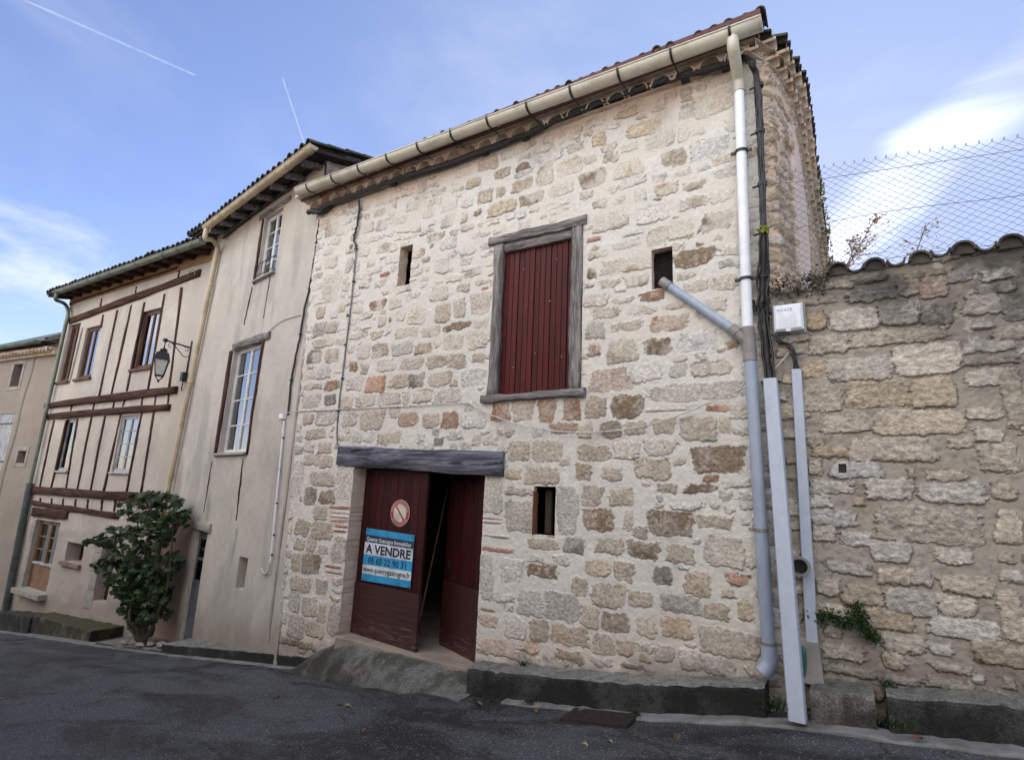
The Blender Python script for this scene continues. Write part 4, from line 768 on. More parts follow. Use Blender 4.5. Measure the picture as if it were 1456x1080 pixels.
for i in range(6): x = w1[0]+(w1[1]-w1[0])*i/5; b.tube(smoothpath([FD.at(x, .05, w1[2]+.05), FD.at(x+.03, .07, w1[2]+.16), FD.at(x, .05, zr1)], 3), .006, 5)
for x in (w1[0], w1[1]): b.tube([FD.at(x, .05, zr1), FD.at(x, -.02, zr1)], .008, 5)
b.build('balcony_rail', MT['iron'], mh)
beamq(FD, FD.px(333, 488)[0], FD.px(386, 468)[0], w2[3]+.0, w2[3]+.14, -.14, .03, 21, j=.015).build('window_lintel', MT['grey_x'], mh, True)
beamq(FD, FD.px(371, 306)[0], FD.px(416, 270)[0], w1[3]+.02, w1[3]+.13, -.1, .025, 22, j=.012).build('window_lintel', MT['grey_x'], mh, True)
beamq(FD, w2[0]-.15, w2[0]-.035, w2[2]-.05, w2[3], -.1, .035, 23, 'z', j=.02).build('window_post', MT['beam_z'], mh, True)
beamq(FD, w2[1]+.03, w2[1]+.085, w2[2]-.05, w2[3], -.1, .03, 24, 'z', j=.02).build('window_post', MT['beam_z'], mh, True)
beamq(FD, w1[0]-.09, w1[0]-.028, w1[2]-.05, w1[3], -.1, .03, 25, 'z', j=.015).build('window_post', MT['beam_z'], mh, True)
mb = MB(); mb.box(FD, w2[0]-.06, w2[1]+.02, -.12, .06, w2[2]-.05, w2[2]-.004, bev=.006); mb.build('window_sill', MT['stone_trim'], mh)
mb = MB(); mb.box(FD, w1[0]-.03, w1[1]+.03, -.1, .07, w1[2]-.04, w1[2]-.003, bev=.006); mb.build('window_sill', MT['stone_trim'], mh)
def crack(a, b_, w, seed, off=.004):
    """slit in the render where a stud shows through"""
    (ua, za), (ub, zb_) = FD.px(*a), FD.px(*b_); r = np.random.default_rng(seed); m_ = MB(); n = 14; L = []
    for i in range(n+1):
        t = i/n; u = ua+(ub-ua)*t+r.normal(0, .006); z = za+(zb_-za)*t; ww = w*(math.sin(math.pi*min(1, t*1.1+.08)))*r.uniform(.6, 1.2)
        L.append([FD.at(u-ww, -.01, z), FD.at(u-ww*.6, .013, z), FD.at(u+ww*.6, .013, z), FD.at(u+ww, -.01, z)])
    for i in range(n): m_.add(L[i]+L[i+1], [(0, 1, 5, 4), (1, 2, 6, 5), (2, 3, 7, 6)])
    m_.build('exposed_stud', MT['beam_z'], mh, True)
crack((359, 408), (347, 462), .014, 1); crack((385, 391), (375, 452), .018, 2); crack((302, 655), (290, 728), .018, 3); crack((346, 651), (336, 740), .024, 4)
beamq(FD, dD[0]-.13, dD[1]+.14, dD[3]+.0, dD[3]+.15, -.1, .04, 27, j=.012).build('door_lintel', MT['stone_trim'], mh, True)
mb = MB(); zd = float(zroad(FD.at(dD[0], 0, 0)[0]))+.08
mb.box(FD, dD[0]+.055, dD[1]-.003, -.09, -.05, zd, dD[3]-.01, bev=.004)
for a in ((.12, .40), (.50, 1.0)): mb.box(FD, dD[0]+.13, dD[1]-.08, -.052, -.040, zd+a[0], zd+a[1], bev=.006)
dr = mb.build('door', MT['blue_paint'], mh)
mb = MB(); mb.box(FD, dD[0]+.16, dD[1]-.10, -.049, -.045, zd+1.08, zd+1.42); mb.box(FD, dD[0]+.16, dD[1]-.10, -.049, -.045, zd+1.47, dD[3]-.14); mb.build('door_pane', MT['glass'], dr)
mb = MB(); mb.box(FD, dD[0], dD[0]+.052, -.09, -.004, zd, dD[3]-.005, bev=.005); mb.build('door_frame', MT['cream_paint'], dr)
# roof, rafters, gutter, cream downpipe
eL = FD.px(293, 322, .5); eR = FD.px(449, 206, .5); ze = (eL[1]+eR[1])/2
tile_slope(FD, UL-.20, -.12, .44, 7.19, gp, 4.8, mh, MT['tile_moss'], seed=12, tl=.36)
mb = MB(); tg = math.tan(gp); a, b_ = UL-.3, -.08
P = [FD.at(a, .38, 7.11), FD.at(b_, .38, 7.11), FD.at(b_, -4.4, 7.11+4.78*tg), FD.at(a, -4.4, 7.11+4.78*tg)]; mb.prism(P, (0, 0, -.04)); mb.build('roof', MT['soffit'], mh)
for i in range(9):
    u_ = UL+.25+(-.45-UL-.25)*i/8; m_ = MB(); m_.prism([FD.at(u_-.05, .34, 7.065), FD.at(u_-.05, .34, 6.97), FD.at(u_-.05, -.3, 7.065+.64*tg-.10), FD.at(u_-.05, -.3, 7.065+.66*tg)], FD.d*.10); m_.build('rafter', MT['grey_x'], mh)
g0 = FD.pt(293, 323, .44); g1 = FD.pt(447, 207, .44); gz = (g0[2]+g1[2])/2
gutter(mh, g0, g1, .075, MT['pvc_beige'], 13, MT['pvc_beige'])
mb = MB(); q1 = FD.pt(310, 352, .08); q2 = FD.pt(238, 702, .08); q0 = g0+(0, 0, -.07)
mb.tube(smoothpath([q0+FD.d*.06, q0+FD.d*.06+(0, 0, -.22), q0*.5+q1*.5+(0, 0, -.02), q1, q1+(q2-q1)*.04], 4), .05, 12); dq = mb.build('downpipe', MT['pvc_beige'], mh, True)
mb = MB(); q3 = q2+(q2-q1)/np.linalg.norm(q2-q1)*1.8; mb.tube([q1, q3], .05, 12)
for t in (.12, .42, .70, .86): c = q1+(q3-q1)*t; mb.tube([c+(0, 0, .04), c-(0, 0, .04)], .056, 12)
mb.build('pipe_run', MT['pvc_beige'], dq, True)

# ================================================================== HALF-TIMBERED HOUSE
th = thing('half_timbered_house', FT.at(-3.7, 0, -1.8), 'half-timbered house with pinkish plaster panels, dark brown beams and five small windows', 'house')
TU0, TU1 = -7.28, .35
Wt = {}
for k, (x0, x1, y0, y1) in dict(a=(91.5, 106, 463, 541), b=(116, 136, 466, 536), c=(196, 222.5, 442, 522), d=(86.5, 103.5, 596, 669), e=(166, 191.5, 591, 671)).items(): Wt[k] = rectpx(FT, x0, x1, y0, y1)
dT = rectpx(FT, 42, 76.5, 739, 842); nT = rectpx(FT, 94, 119, 771, 800); d2 = rectpx(FT, 141, 160, 765, 858)
hs = list(Wt.values())+[dT, nT, d2]
U = linspace_with(TU0, TU1, .035, [h[0] for h in hs]+[h[1] for h in hs]); Z = linspace_with(-2.6, 6.86, .035, [h[2] for h in hs]+[h[3] for h in hs])
UU, ZZ, H, C, M_ = plaster_field(U, Z, (.50, .455, .405), 71, warm=(.50, .43, .36), gs=.35, rel=.008, foot=lambda u: zroad(FT.o[0]+u)+.3)
f = sst(-UU, .0, .9)*0+sst(UU, -.9, -.3); C = C*(1-.6*f[..., None])+np.array((.44, .40, .35))*.6*f[..., None]
zH4 = FT.px(120, 728)[1]; f = 1-sst(ZZ, zH4-.5, zH4-.35); C = C*(1-.55*f[..., None])+np.array((.38, .33, .29))*.55*f[..., None]; H += f*(fbm(UU, ZZ, 2.5, 4, 77)-.4)*.05
sheet('wall', FT, U, Z, H, C, M_, MT['plaster'], th, hs, keep=lambda u, z: z > zroad(FT.o[0]+u)-.4, depth={Wt['a']: .12, Wt['b']: .12, Wt['c']: .12, Wt['d']: .1, Wt['e']: .1, dT: .15, nT: .3, d2: .2})
hull(FT, TU0+.02, TU1, -5, -.32, -2.6, 6.7, th)
def tb(a, b_, wpx, axis, seed, name='beam', o1=.05, mat=None):
    (ua, za), (ub, zb_) = FT.px(*a), FT.px(*b_); w = wpx
    if axis == 'x': m_ = beamq(FT, min(ua, ub), max(ua, ub), (za+zb_)/2-w/2, (za+zb_)/2+w/2, -.03, o1, seed, 'x', n=18, j=.02, dz=((za-zb_)/2, -(za-zb_)/2) if ua < ub else ((zb_-za)/2, -(zb_-za)/2))
    else:
        z0_, z1_ = min(za, zb_), max(za, zb_); um = (ua+ub)/2; lo = ub if zb_ < za else ua; hi = ua if zb_ < za else ub
        m_ = beamq(FT, um-w/2, um+w/2, z0_, z1_, -.03, o1, seed, 'z', n=12, j=.016, dz=(lo-um, hi-um))
    return m_.build(name, MT[mat or ('beam_x' if axis == 'x' else 'beam_z')], th, True)
zo = lambda x, y: (x/2, 380+y/2)
tb((101, 457), (286, 388), .18, 'x', 31, o1=.05); tb((67, 577), (253, 554), .17, 'x', 32, o1=.07); tb((65, 592), (243, 579), .16, 'x', 33, o1=.06); tb((40, 696), (232, 708), .20, 'x', 34, o1=.06); tb((48, 714), (170, 734), .12, 'x', 35)
tb((48, 727), (98, 731), .24, 'x', 36, 'door_lintel', o1=.05); tb((102, 432), (254, 381), .07, 'x', 37)
sd_ = 100
for a, b_ in [((335, 122), (283, 366)), ((375, 108), (318, 362)), ((412, 100), (362, 352)), ((470, 76), (422, 346)), ((518, 58), (482, 345)), ((295, 135), (288, 172))]:
    sd_ += 1; tb(zo(*a), zo(*b_), .075, 'z', sd_, 'stud', .024)
for a in [(205, 382, 408), (268, 376, 406), (325, 372, 402), (353, 378, 395), (405, 366, 400), (443, 362, 396), (480, 360, 392)]:
    sd_ += 1; tb(zo(a[0]+3, a[1]), zo(a[0]-3, a[2]), .05, 'z', sd_, 'stud', .024)
for a, b_ in [((155, 434), (113, 628)), ((190, 434), (146, 630)), ((222, 430), (188, 632)), ((262, 425), (220, 634)), ((300, 422), (258, 636)), ((345, 418), (296, 636)), ((405, 412), (360, 640)), ((440, 406), (402, 642))]:
    sd_ += 1; tb(zo(*a), zo(*b_), .075, 'z', sd_, 'stud', .024)
for x in (115, 147, 180, 215, 250, 290, 327): sd_ += 1; tb(zo(x+2, 655+(x-115)*.03), zo(x-1, 676+(x-115)*.08), .07, 'z', sd_, 'stud', .024)
for a, b_ in [((290, 88), (287, 114)), ((389, 55), (384, 92)), ((512, 8), (506, 36))]: sd_ += 1; tb(zo(*a), zo(*b_), .05, 'z', sd_, 'stud', .024)
tb((118, 466), (99, 545), .07, 'z', 140, 'window_post', .03, 'stone_trim')
for k in 'abc':
    w = Wt[k]; window(FT, *w, .06, th, MT['brown_z'], 2, 1, .07, .03, label={'a': None, 'b': None, 'c': 'brown framed window with bare panes behind the street lantern'}[k])
    mb = MB(); mb.box(FT, w[0]-.06, w[1]+.06, -.05, .06, w[2]-.07, w[2]-.004, bev=.006); mb.build('window_sill', MT['brown_z'], th)
window(FT, *Wt['d'], .04, th, MT['worn_white'], 1, 1, .05, .02, leaves=1, label='narrow flaking pale window')
window(FT, *Wt['e'], .03, th, MT['worn_white'], 2, 4, .05, .02, label='flaking white paned window')
for k in 'de':
    w = Wt[k]; mb = MB(); mb.box(FT, w[0]-.05, w[1]+.05, -.05, .05, w[2]-.05, w[2]-.004, bev=.006); mb.build('window_sill', MT['worn_white'], th)
# glazed brown door and niche
zd = dT[2]; mb = MB(); mid = FT.px(66, 803)[1]
mb.box(FT, dT[0]+.02, dT[1]-.02, -.14, -.09, zd, mid-.06, bev=.004)
for q in ((dT[0], dT[0]+.10, zd, dT[3]), (dT[1]-.10, dT[1], zd, dT[3]), ((dT[0]+dT[1])/2-.05, (dT[0]+dT[1])/2+.05, mid, dT[3]), (dT[0], dT[1], dT[3]-.10, dT[3])): mb.box(FT, q[0], q[1], -.14, -.08, q[2], q[3])
for j in (1, 2): z_ = mid+(dT[3]-.1-mid)*j/3; mb.box(FT, dT[0]+.1, dT[1]-.1, -.13, -.085, z_-.015, z_+.015)
dd = mb.build('glazed_door', plain('light brown door', (.22, .125, .06), .6, c2=(.15, .08, .045), scale=5), th)
mb = MB(); mb.box(FT, dT[0]+.02, dT[1]-.02, -.14, -.055, mid-.055, mid, bev=.006); mb.build('mid_rail', MT['worn_white'], dd)
mb = MB(); mb.box(FT, dT[0]+.02, dT[1]-.02, -.128, -.124, mid, dT[3]-.02); mb.build('door_pane', MT['glass'], dd)
mb = MB(); mb.box(FT, nT[0]-.10, nT[1]+.03, -.3, .08, nT[2]-.10, nT[2]-.003, bev=.01); mb.build('niche_sill', plain('rosy stone sill', (.26, .17, .14), .9, bump=.5), th)
mb = MB(); mb.box(FT, nT[0]-.02, nT[1]+.02, -.34, -.30, nT[2], nT[3]); mb.box(FT, d2[0]-.02, d2[1]+.02, -.26, -.20, d2[2], d2[3]); mb.build('plank_backing', MT['beam_z'], th)
def quoin(u0, u1, zs, seed):
    r = np.random.default_rng(seed)
    m_ = MB()
    for a, b_ in zip(zs[:-1], zs[1:]): e = r.uniform(-.06, .06); m_.box(FT, u0+e, u1, -.18, .022+r.uniform(0, .02), a+.006, b_-.006, bev=.012)
    m_.build('door_quoins', MT['stone_trim'], th)
quoin(d2[0]-.36, d2[0]-.003, np.linspace(d2[2]-.2, d2[3]+.05, 5), 3); quoin(dT[0]-.22, dT[0]-.003, np.linspace(dT[2]-.1, dT[3], 4), 4)
mb = MB(); mb.box(FT, dT[0]-.15, dT[1]+.12, -.02, .20, dT[2]-.13, dT[2]-.004, bev=.01); mb.build('doorstep', MT['stone_trim'], th)
# roof
tile_slope(FT, TU0-.3, TU1-.2, .50, 6.90, math.radians(16), 5.2, th, MT['tile_old'], seed=22)
tg = math.tan(math.radians(16)); mb = MB(); mb.prism([FT.at(TU0-.35, .44, 6.82), FT.at(TU1-.15, .44, 6.82), FT.at(TU1-.15, -5, 6.82+5.44*tg), FT.at(TU0-.35, -5, 6.82+5.44*tg)], (0, 0, -.04)); mb.build('roof', MT['soffit'], th)
for i in range(13):
    u_ = TU0+.15+(TU1-.5-TU0)*i/12; m_ = MB(); m_.prism([FT.at(u_-.05, .40, 6.775), FT.at(u_-.05, .40, 6.68), FT.at(u_-.05, -.2, 6.775+.60*tg-.11), FT.at(u_-.05, -.2, 6.775+.60*tg)], FT.d*.10); m_.build('rafter', MT['beam_x'], th)
mb = MB(); mb.box(FT, TU0+.02, TU1-.1, -.02, .028, 6.62, 6.85); mb.build('plaster_frieze', plain('ochre plaster', (.36, .24, .13), .9), th)
t0 = FT.pt(80, 414, .50); t1 = FT.pt(288, 344, .50); t0[2] = t1[2] = (t0[2]+t1[2])/2
gutter(th, t0, t1, .085, MT['zinc'], 12, MT['zinc'])
a = FT.pt(92, 433, .12); a2 = FT.pt(97, 445, .10); b_ = FT.pt(14, 833, .10); mb = MB()
mb.tube(smoothpath([t0+(.12, 0, -.08), t0+(.12, 0, -.25), a+(0, 0, .02), a2, a2+(b_-a2)*.05], 4), .05, 12); dq = mb.build('downpipe', MT['zinc'], th, True)
mid_ = FT.pt(40, 700, .10); mb = MB(); mb.tube([a2, mid_], .05, 12); mb.build('pipe_run', MT['zinc'], dq, True)
mb = MB(); mb.tube([mid_+(0, 0, .25), b_+(b_-mid_)*.25], .085, 12); mb.build('lower_pipe', MT['dark_zinc'], dq, True)

# ================================================================== FAR HOUSE
fh = thing('ochre_house', FF.at(-2, 0, -2.4), 'ochre rendered house with slate grey roof and a long crack at the far left', 'house')
FU1 = -.12; Fw1 = rectpx(FF, 17.5, 30, 518, 549); Fw2 = rectpx(FF, 25, 36.5, 641, 658)
Fsh = (FF.px(-14, 640)[0], FF.px(9.5, 640)[0], FF.px(5, 668)[1], FF.px(12, 588)[1])
U = linspace_with(-6, FU1, .04, [Fw1[0], Fw1[1], Fw2[0], Fw2[1], Fsh[0], Fsh[1]]); Z = linspace_with(-3.2, 5.6, .04, [Fw1[2], Fw1[3], Fw2[2], Fw2[3], Fsh[2], Fsh[3]])
UU, ZZ, H, C, M_ = plaster_field(U, Z, (.31, .265, .225), 81, warm=(.31, .25, .20), gs=.25)
uc = lambda z: FF.px(52, 500)[0]+(z-5.5)*.055+.03*np.sin(z*3)
f = np.exp(-((UU-uc(ZZ))/.035)**2); C = C*(1-.85*f[..., None])+np.array((.05, .035, .03))*.85*f[..., None]; H -= f*.03
sheet('wall', FF, U, Z, H, C, M_, MT['plaster'], fh, [Fw1, Fw2, Fsh], depth={Fw1: .3, Fw2: .25, Fsh: .08})
hull(FF, -6, FU1, -6, -.35, -3.2, 5.3, fh)
for h_ in (Fw1, Fw2):
    mb = MB(); e = .12; mb.box(FF, h_[0]-e, h_[0]-.004, -.1, .018, h_[2]-e, h_[3]+e, bev=.01); mb.box(FF, h_[1]+.004, h_[1]+e, -.1, .018, h_[2]-e, h_[3]+e, bev=.01); mb.box(FF, h_[0], h_[1], -.1, .016, h_[3]+.004, h_[3]+e, bev=.01); mb.box(FF, h_[0], h_[1], -.1, .016, h_[2]-e, h_[2]-.004, bev=.01); mb.build('window_surround', MT['stone_trim'], fh)
mb = MB(); [mb.box(FF, h_[0]-.02, h_[1]+.02, -.33, -.26, h_[2], h_[3]) for h_ in (Fw1, Fw2)]; mb.build('window_backing', MT['room'], fh)
mb = MB(); n = 6; w = (Fsh[1]-Fsh[0])/n
for i in range(n): mb.box(FF, Fsh[0]+i*w+.004, Fsh[0]+(i+1)*w-.004, -.07, -.02, Fsh[2], Fsh[3], bev=.004)
s_ = mb.build('shutter', MT['worn_white'], fh)
mb = MB()
for z_ in (Fsh[2]+.25, Fsh[3]-.3): mb.box(FF, Fsh[0], Fsh[1], -.018, -.008, z_-.02, z_+.02)
mb.build('hinge', MT['iron'], s_)
zg = FF.px(40, 488, .4)[1]
mb = MB(); mb.box(FF, -6.2, FU1-.02, -.02, .12, zg-.32, zg-.2, bev=.02); mb.box(FF, -6.2, FU1-.06, -.02, .20, zg-.2, zg-.1, bev=.02); mb.build('cornice', MT['clay'], fh)
genoise(FF, -6.2, FU1-.1, zg-.24, .1, .28, fh, step=.2, r=.07, rows=1, seed=6)
gutter(fh, FF.at(-6.3, .42, zg), FF.at(FU1-.28, .42, zg+.03), .085, MT['zinc'], 8, MT['zinc'])
zr_ = zg+.04; mb = MB(); e0, e1 = FF.at(-6.3, .36, zr_), FF.at(FU1-.1, .36, zr_); r0, r1 = FF.at(-6.3, -3.0, zr_+1.9), FF.at(FU1-.7, -3.0, zr_+1.9); k1 = FF.at(FU1-.1, -6.4, zr_); k0 = FF.at(-6.3, -6.4, zr_)
mb.add([e0, e1, r1, r0, k1, k0], [(0, 1, 2, 3), (1, 4, 2), (3, 2, 4, 5), (0, 5, 4, 1)]); mb.build('roof', MT['slate'], fh)
mb = MB()
for i in range(16): a = r0+(r1-r0)*i/16; half_pipe(mb, a, FF.d, FF.n, np.array([0, 0, 1.]), .45, .1, .085, 6)
for i in range(9): a = r1+(e1-r1)*i/9; dv = (e1-r1)/np.linalg.norm(e1-r1); half_pipe(mb, a+(0, 0, .0), dv, np.cross(dv, [0, 0, 1.])/np.linalg.norm(np.cross(dv, [0, 0, 1.])), np.array([0, 0, 1.]), .38, .09, .08, 6)
mb.build('ridge_tiles', MT['tile_old'], fh)

# ================================================================== BOUNDARY WALL
bw = thing('boundary_wall', (1.5, .1, .3), 'low rough rubble wall topped with mossy canal tiles right of the stone house', 'wall')
U = np.arange(-.62, 7.0, .014); U = linspace_with(-.62, 7.0, .014, []); hb = rectpx(FM, 1192, 1203.5, 659, 672)
U = linspace_with(-.62, 3.6, .0105, [hb[0], hb[1]]); Z = linspace_with(-.2, 3.85, .0105, [hb[2], hb[3]])
stn = [(a, b, c*1.08, d*1.12, dict(y='c', g='w', k='g', t='c').get(e, e) if (i*7) % 5 < 2 else e) for i, (a, b, c, d, e) in enumerate(parse_tiles(TILES_YARD, FM))]
UU, ZZ, H, C, M_ = stone_field(U, Z, stn, (.365, .33, .285), 91, (['c', 'y', 'w', 'g', 't'], [.50, .06, .24, .12, .08]), jit=.010, proud=(.004, .018), soft=.006, rowh=(.09, .19), wid=(.12, .40), seat=1.6, reject=.22, sharp=True, rel=.8)
H += (fbm(UU, ZZ, 13, 4, 95, .65)-.5)*.026*(1-M_)+(fbm(UU*.7, ZZ, 34, 4, 98, .65)-.5)*.008*M_
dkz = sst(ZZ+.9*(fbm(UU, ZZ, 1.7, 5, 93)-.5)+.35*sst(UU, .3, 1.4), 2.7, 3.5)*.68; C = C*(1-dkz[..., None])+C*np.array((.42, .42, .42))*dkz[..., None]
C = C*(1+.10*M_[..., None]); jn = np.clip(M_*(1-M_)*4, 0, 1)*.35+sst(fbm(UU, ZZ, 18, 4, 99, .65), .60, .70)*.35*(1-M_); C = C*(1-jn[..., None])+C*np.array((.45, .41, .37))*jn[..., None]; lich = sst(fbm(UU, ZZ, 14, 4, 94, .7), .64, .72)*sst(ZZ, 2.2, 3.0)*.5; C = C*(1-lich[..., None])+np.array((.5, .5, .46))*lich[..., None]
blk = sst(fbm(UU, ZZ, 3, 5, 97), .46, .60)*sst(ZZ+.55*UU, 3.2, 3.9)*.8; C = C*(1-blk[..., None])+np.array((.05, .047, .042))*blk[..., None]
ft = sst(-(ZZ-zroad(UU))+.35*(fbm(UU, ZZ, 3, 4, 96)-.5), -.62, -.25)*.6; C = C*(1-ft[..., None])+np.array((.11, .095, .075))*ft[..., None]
cop_u = np.array([FM.px((a+b)/2, 372)[0] for a, b in [(1170, 1210), (1222, 1262), (1288, 1328), (1350, 1392), (1413, 1468)]]); cop_u = np.concatenate([cop_u, cop_u[-1]+.27*np.arange(1, 13)])
topz = lambda u: np.where(u < -.12, 3.60+.03*np.sin(u*23), 3.685+.06*np.clip(1-(np.abs(np.asarray(u)[..., None]-cop_u).min(-1)/.085)**2, 0, 1)+.006*np.sin(u*61))
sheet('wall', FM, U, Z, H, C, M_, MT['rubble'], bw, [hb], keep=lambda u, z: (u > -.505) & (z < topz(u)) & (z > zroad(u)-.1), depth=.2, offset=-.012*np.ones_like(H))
mb = MB(); mb.box(FM, -.38, 5.0, -.42, -.05, -.2, 3.6); mb.build('wall_core', MT['stone_trim'], bw)
mb = MB(); mb.box(FM, hb[0]-.03, hb[1]+.03, -.049, -.03, hb[2]-.03, hb[3]+.03); mb.build('weep_hole_dark', MT['black'], bw)  # black plate behind the hole, painting in the shade of its inside
mb = MB(); r_ = np.random.default_rng(8); spans = [(1170, 1210), (1222, 1262), (1288, 1328), (1350, 1392), (1413, 1468)]
cu = [FM.px((a+b)/2, 372)[0] for a, b in spans]; cu += [cu[-1]+.27*(i+1) for i in range(12)]
for i, u_ in enumerate(cu):
    z_ = [3.68, 3.675, 3.675, 3.70, 3.69][i] if i < 5 else 3.69+r_.normal(0, .01)
    half_pipe(mb, FM.at(u_, .045, z_), np.array([0, 1., .0])+r_.normal(0, .03, 3), FM.d, np.array([0, 0, 1.]), .46, .088*r_.uniform(.92, 1.06), .078, 9, th=.018)
    if i: half_pipe(mb, FM.at((u_+cu[i-1])/2, .015, z_+.055), np.array([0, 1., .0]), FM.d, np.array([0, 0, 1.]), .44, .07, .07, 7, th=.016, flip=-1)
    N = 10; base = FM.at(u_, .012, z_-.02); mb.add([base+FM.d*math.cos(math.pi*j/N)*.075+np.array([0, 0, math.sin(math.pi*j/N)*.085]) for j in range(N+1)], [tuple(range(N+1))])
mb.build('coping_tile', MT['tile_moss'], bw, False)
# tufts of dead moss and roots at the house end of the coping
def leaves(mb_, centre, n, spread, size, r, normal_bias=None):
    for i in range(n):
        c = np.asarray(centre)+r.normal(0, 1, 3)*spread; a = r.normal(0, 1, 3); a /= np.linalg.norm(a); b = np.cross(a, r.normal(0, 1, 3)); b /= np.linalg.norm(b); s_ = size*r.uniform(.6, 1.3)
        mb_.add([c-a*s_, c+b*s_*.55-a*s_*.2, c+a*s_, c-b*s_*.55-a*s_*.2], [(0, 1, 2, 3)])
mb = MB(); r_ = np.random.default_rng(9)
for i in range(60): c = FM.pt(r_.uniform(1096, 1175), 0, 0) ; u_ = FM.px(r_.uniform(1098, 1178), 385)[0]; leaves(mb, FM.at(u_, .02, 3.60+r_.normal(0, .05)), 10, (.03, .03, .03), .016, r_)
tag(mb.build('wall_moss', leafmat('dead brown moss', (.05, .04, .025), (.09, .07, .035), .1), None, base=FM.at(-.2, .02, 3.6)), 'dark dead moss and roots on the wall top where it meets the stone house', 'moss', kind='stuff')

# ================================================================== GROUND, KERBS, RAMP
xs = np.concatenate([[-160, -90, -60, -45], np.arange(-34, 9, .25), [12, 18, 30, 60]]); ys = np.concatenate([[-90, -50, -30, -20], np.arange(-12, 2.2, .25), [4, 8, 15, 30, 60, 120]])
XX, YY = np.meshgrid(xs, ys); ZZg = zroad(XX)+(fbm(XX+40, YY+40, .8, 3, 41)-.5)*.02
ZZg = ZZg-np.where(YY > .6, .12, 0)*0
vs = np.stack([XX, YY, ZZg], -1).reshape(-1, 3); n_ = len(xs); fs = [(j*n_+i, j*n_+i+1, (j+1)*n_+i+1, (j+1)*n_+i) for j in range(len(ys)-1) for i in range(n_-1)]
tag(link_mesh('road', vs, fs, MT['asphalt'], None, True, base=(0, 0, 0)), kind='structure')
def strip(name, path, y0f, y1f, zfun, h, mat, kind='structure', jitter=.004, seed=0, bevel=.015, zbf=None):
    """a ribbon with a rounded front edge that follows the slope: path = xs; y0 back, y1 front"""
    r = np.random.default_rng(seed); vs = []; m_ = 7
    for x in path:
        yb, yf = y0f(x), y1f(x); zt = zfun(x)+h+r.normal(0, jitter); zb = float(zroad(x))-.10; e = bevel+abs(r.normal(0, jitter)); o_ = r.normal(0, jitter)
        for y, z in ((yb, zt+.004), (yf*.5+yb*.5, zt+r.normal(0, jitter*.5)), (yf+e+o_, zt), (yf+e*.3+o_, zt-e*.35), (yf+o_, zt-e), (yf+o_*.5, (zt+zb)/2), (yf, zb)): vs.append((x, y, z))
    fs = [(i*m_+k, i*m_+k+1, (i+1)*m_+k+1, (i+1)*m_+k) for i in range(len(path)-1) for k in range(m_-1)]
    n = len(path)
    for i in (0, n-1): vs.append((path[i], y0f(path[i]), float(zroad(path[i]))-.10)); fs.append(tuple(range(i*m_, i*m_+m_))+(len(vs)-1,))
    return tag(link_mesh(name, vs, fs, mat, None, False, base=(path[0], 0, float(zfun(path[0])))), kind=kind)
# tall plinth kerb under the stone house, then its continuation under the boundary wall
PL = [(-3.56, -.20), (-1.86, -.005), (-.62, .19)]
ztop = lambda x: np.interp(x, [-3.56, -1.8, -.62, -.3, .95, 3, 8], [-.195, .005, .20, .24, .40, .64, 1.2])
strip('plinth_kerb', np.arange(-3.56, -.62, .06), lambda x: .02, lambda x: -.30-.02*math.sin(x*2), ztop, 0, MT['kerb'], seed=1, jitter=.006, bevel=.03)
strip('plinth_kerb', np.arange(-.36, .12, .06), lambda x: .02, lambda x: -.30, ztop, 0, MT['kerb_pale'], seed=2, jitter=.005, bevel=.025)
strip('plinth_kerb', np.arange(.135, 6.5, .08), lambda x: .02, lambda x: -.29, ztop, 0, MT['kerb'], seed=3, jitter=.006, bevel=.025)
# pale worn drainage strip at the foot of the kerbs
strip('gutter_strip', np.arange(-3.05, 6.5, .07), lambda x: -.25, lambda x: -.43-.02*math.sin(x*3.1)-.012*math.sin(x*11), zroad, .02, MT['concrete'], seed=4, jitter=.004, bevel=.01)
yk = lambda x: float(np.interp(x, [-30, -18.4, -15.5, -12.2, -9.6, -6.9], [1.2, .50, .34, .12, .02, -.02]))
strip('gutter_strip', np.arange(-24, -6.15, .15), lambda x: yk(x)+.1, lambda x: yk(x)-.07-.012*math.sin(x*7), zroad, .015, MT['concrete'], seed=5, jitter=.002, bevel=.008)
# pavement in front of the rendered house, with a dark kerb
wallD = lambda x: float(np.interp(x, [-13.4, -7.0], [1.1, .0]))+.02
strip('pavement', np.arange(-12.6, -10.05, .12), wallD, lambda x: yk(x)+.02, lambda x: zroad(x)+.05, .0, MT['kerb_pale'], seed=6, bevel=.02)
strip('pavement', np.concatenate([np.arange(-10.05, -6.2, .1)]), lambda x: max(wallD(x), .03), lambda x: yk(x)+.0-.02*math.sin(x), lambda x: zroad(x)+.155, .0, MT['kerb'], seed=7, bevel=.02)
# raised terraces before the half-timbered house
wallT = lambda x: .93
strip('terrace', np.arange(-21, -16.6, .15), wallT, lambda x: yk(x)+.05, lambda x: np.interp(x, [-21, -18.5, -16.6], [-2.18, -1.86, -1.66]), 0, MT['dark_slab'], seed=8, jitter=.008, bevel=.03)
strip('terrace', np.arange(-16.6, -13.2, .12), wallT, lambda x: yk(x)+.10, lambda x: np.interp(x, [-16.6, -13.2], [-1.62, -1.44]), 0, MT['moss'], seed=9, jitter=.008, bevel=.03)
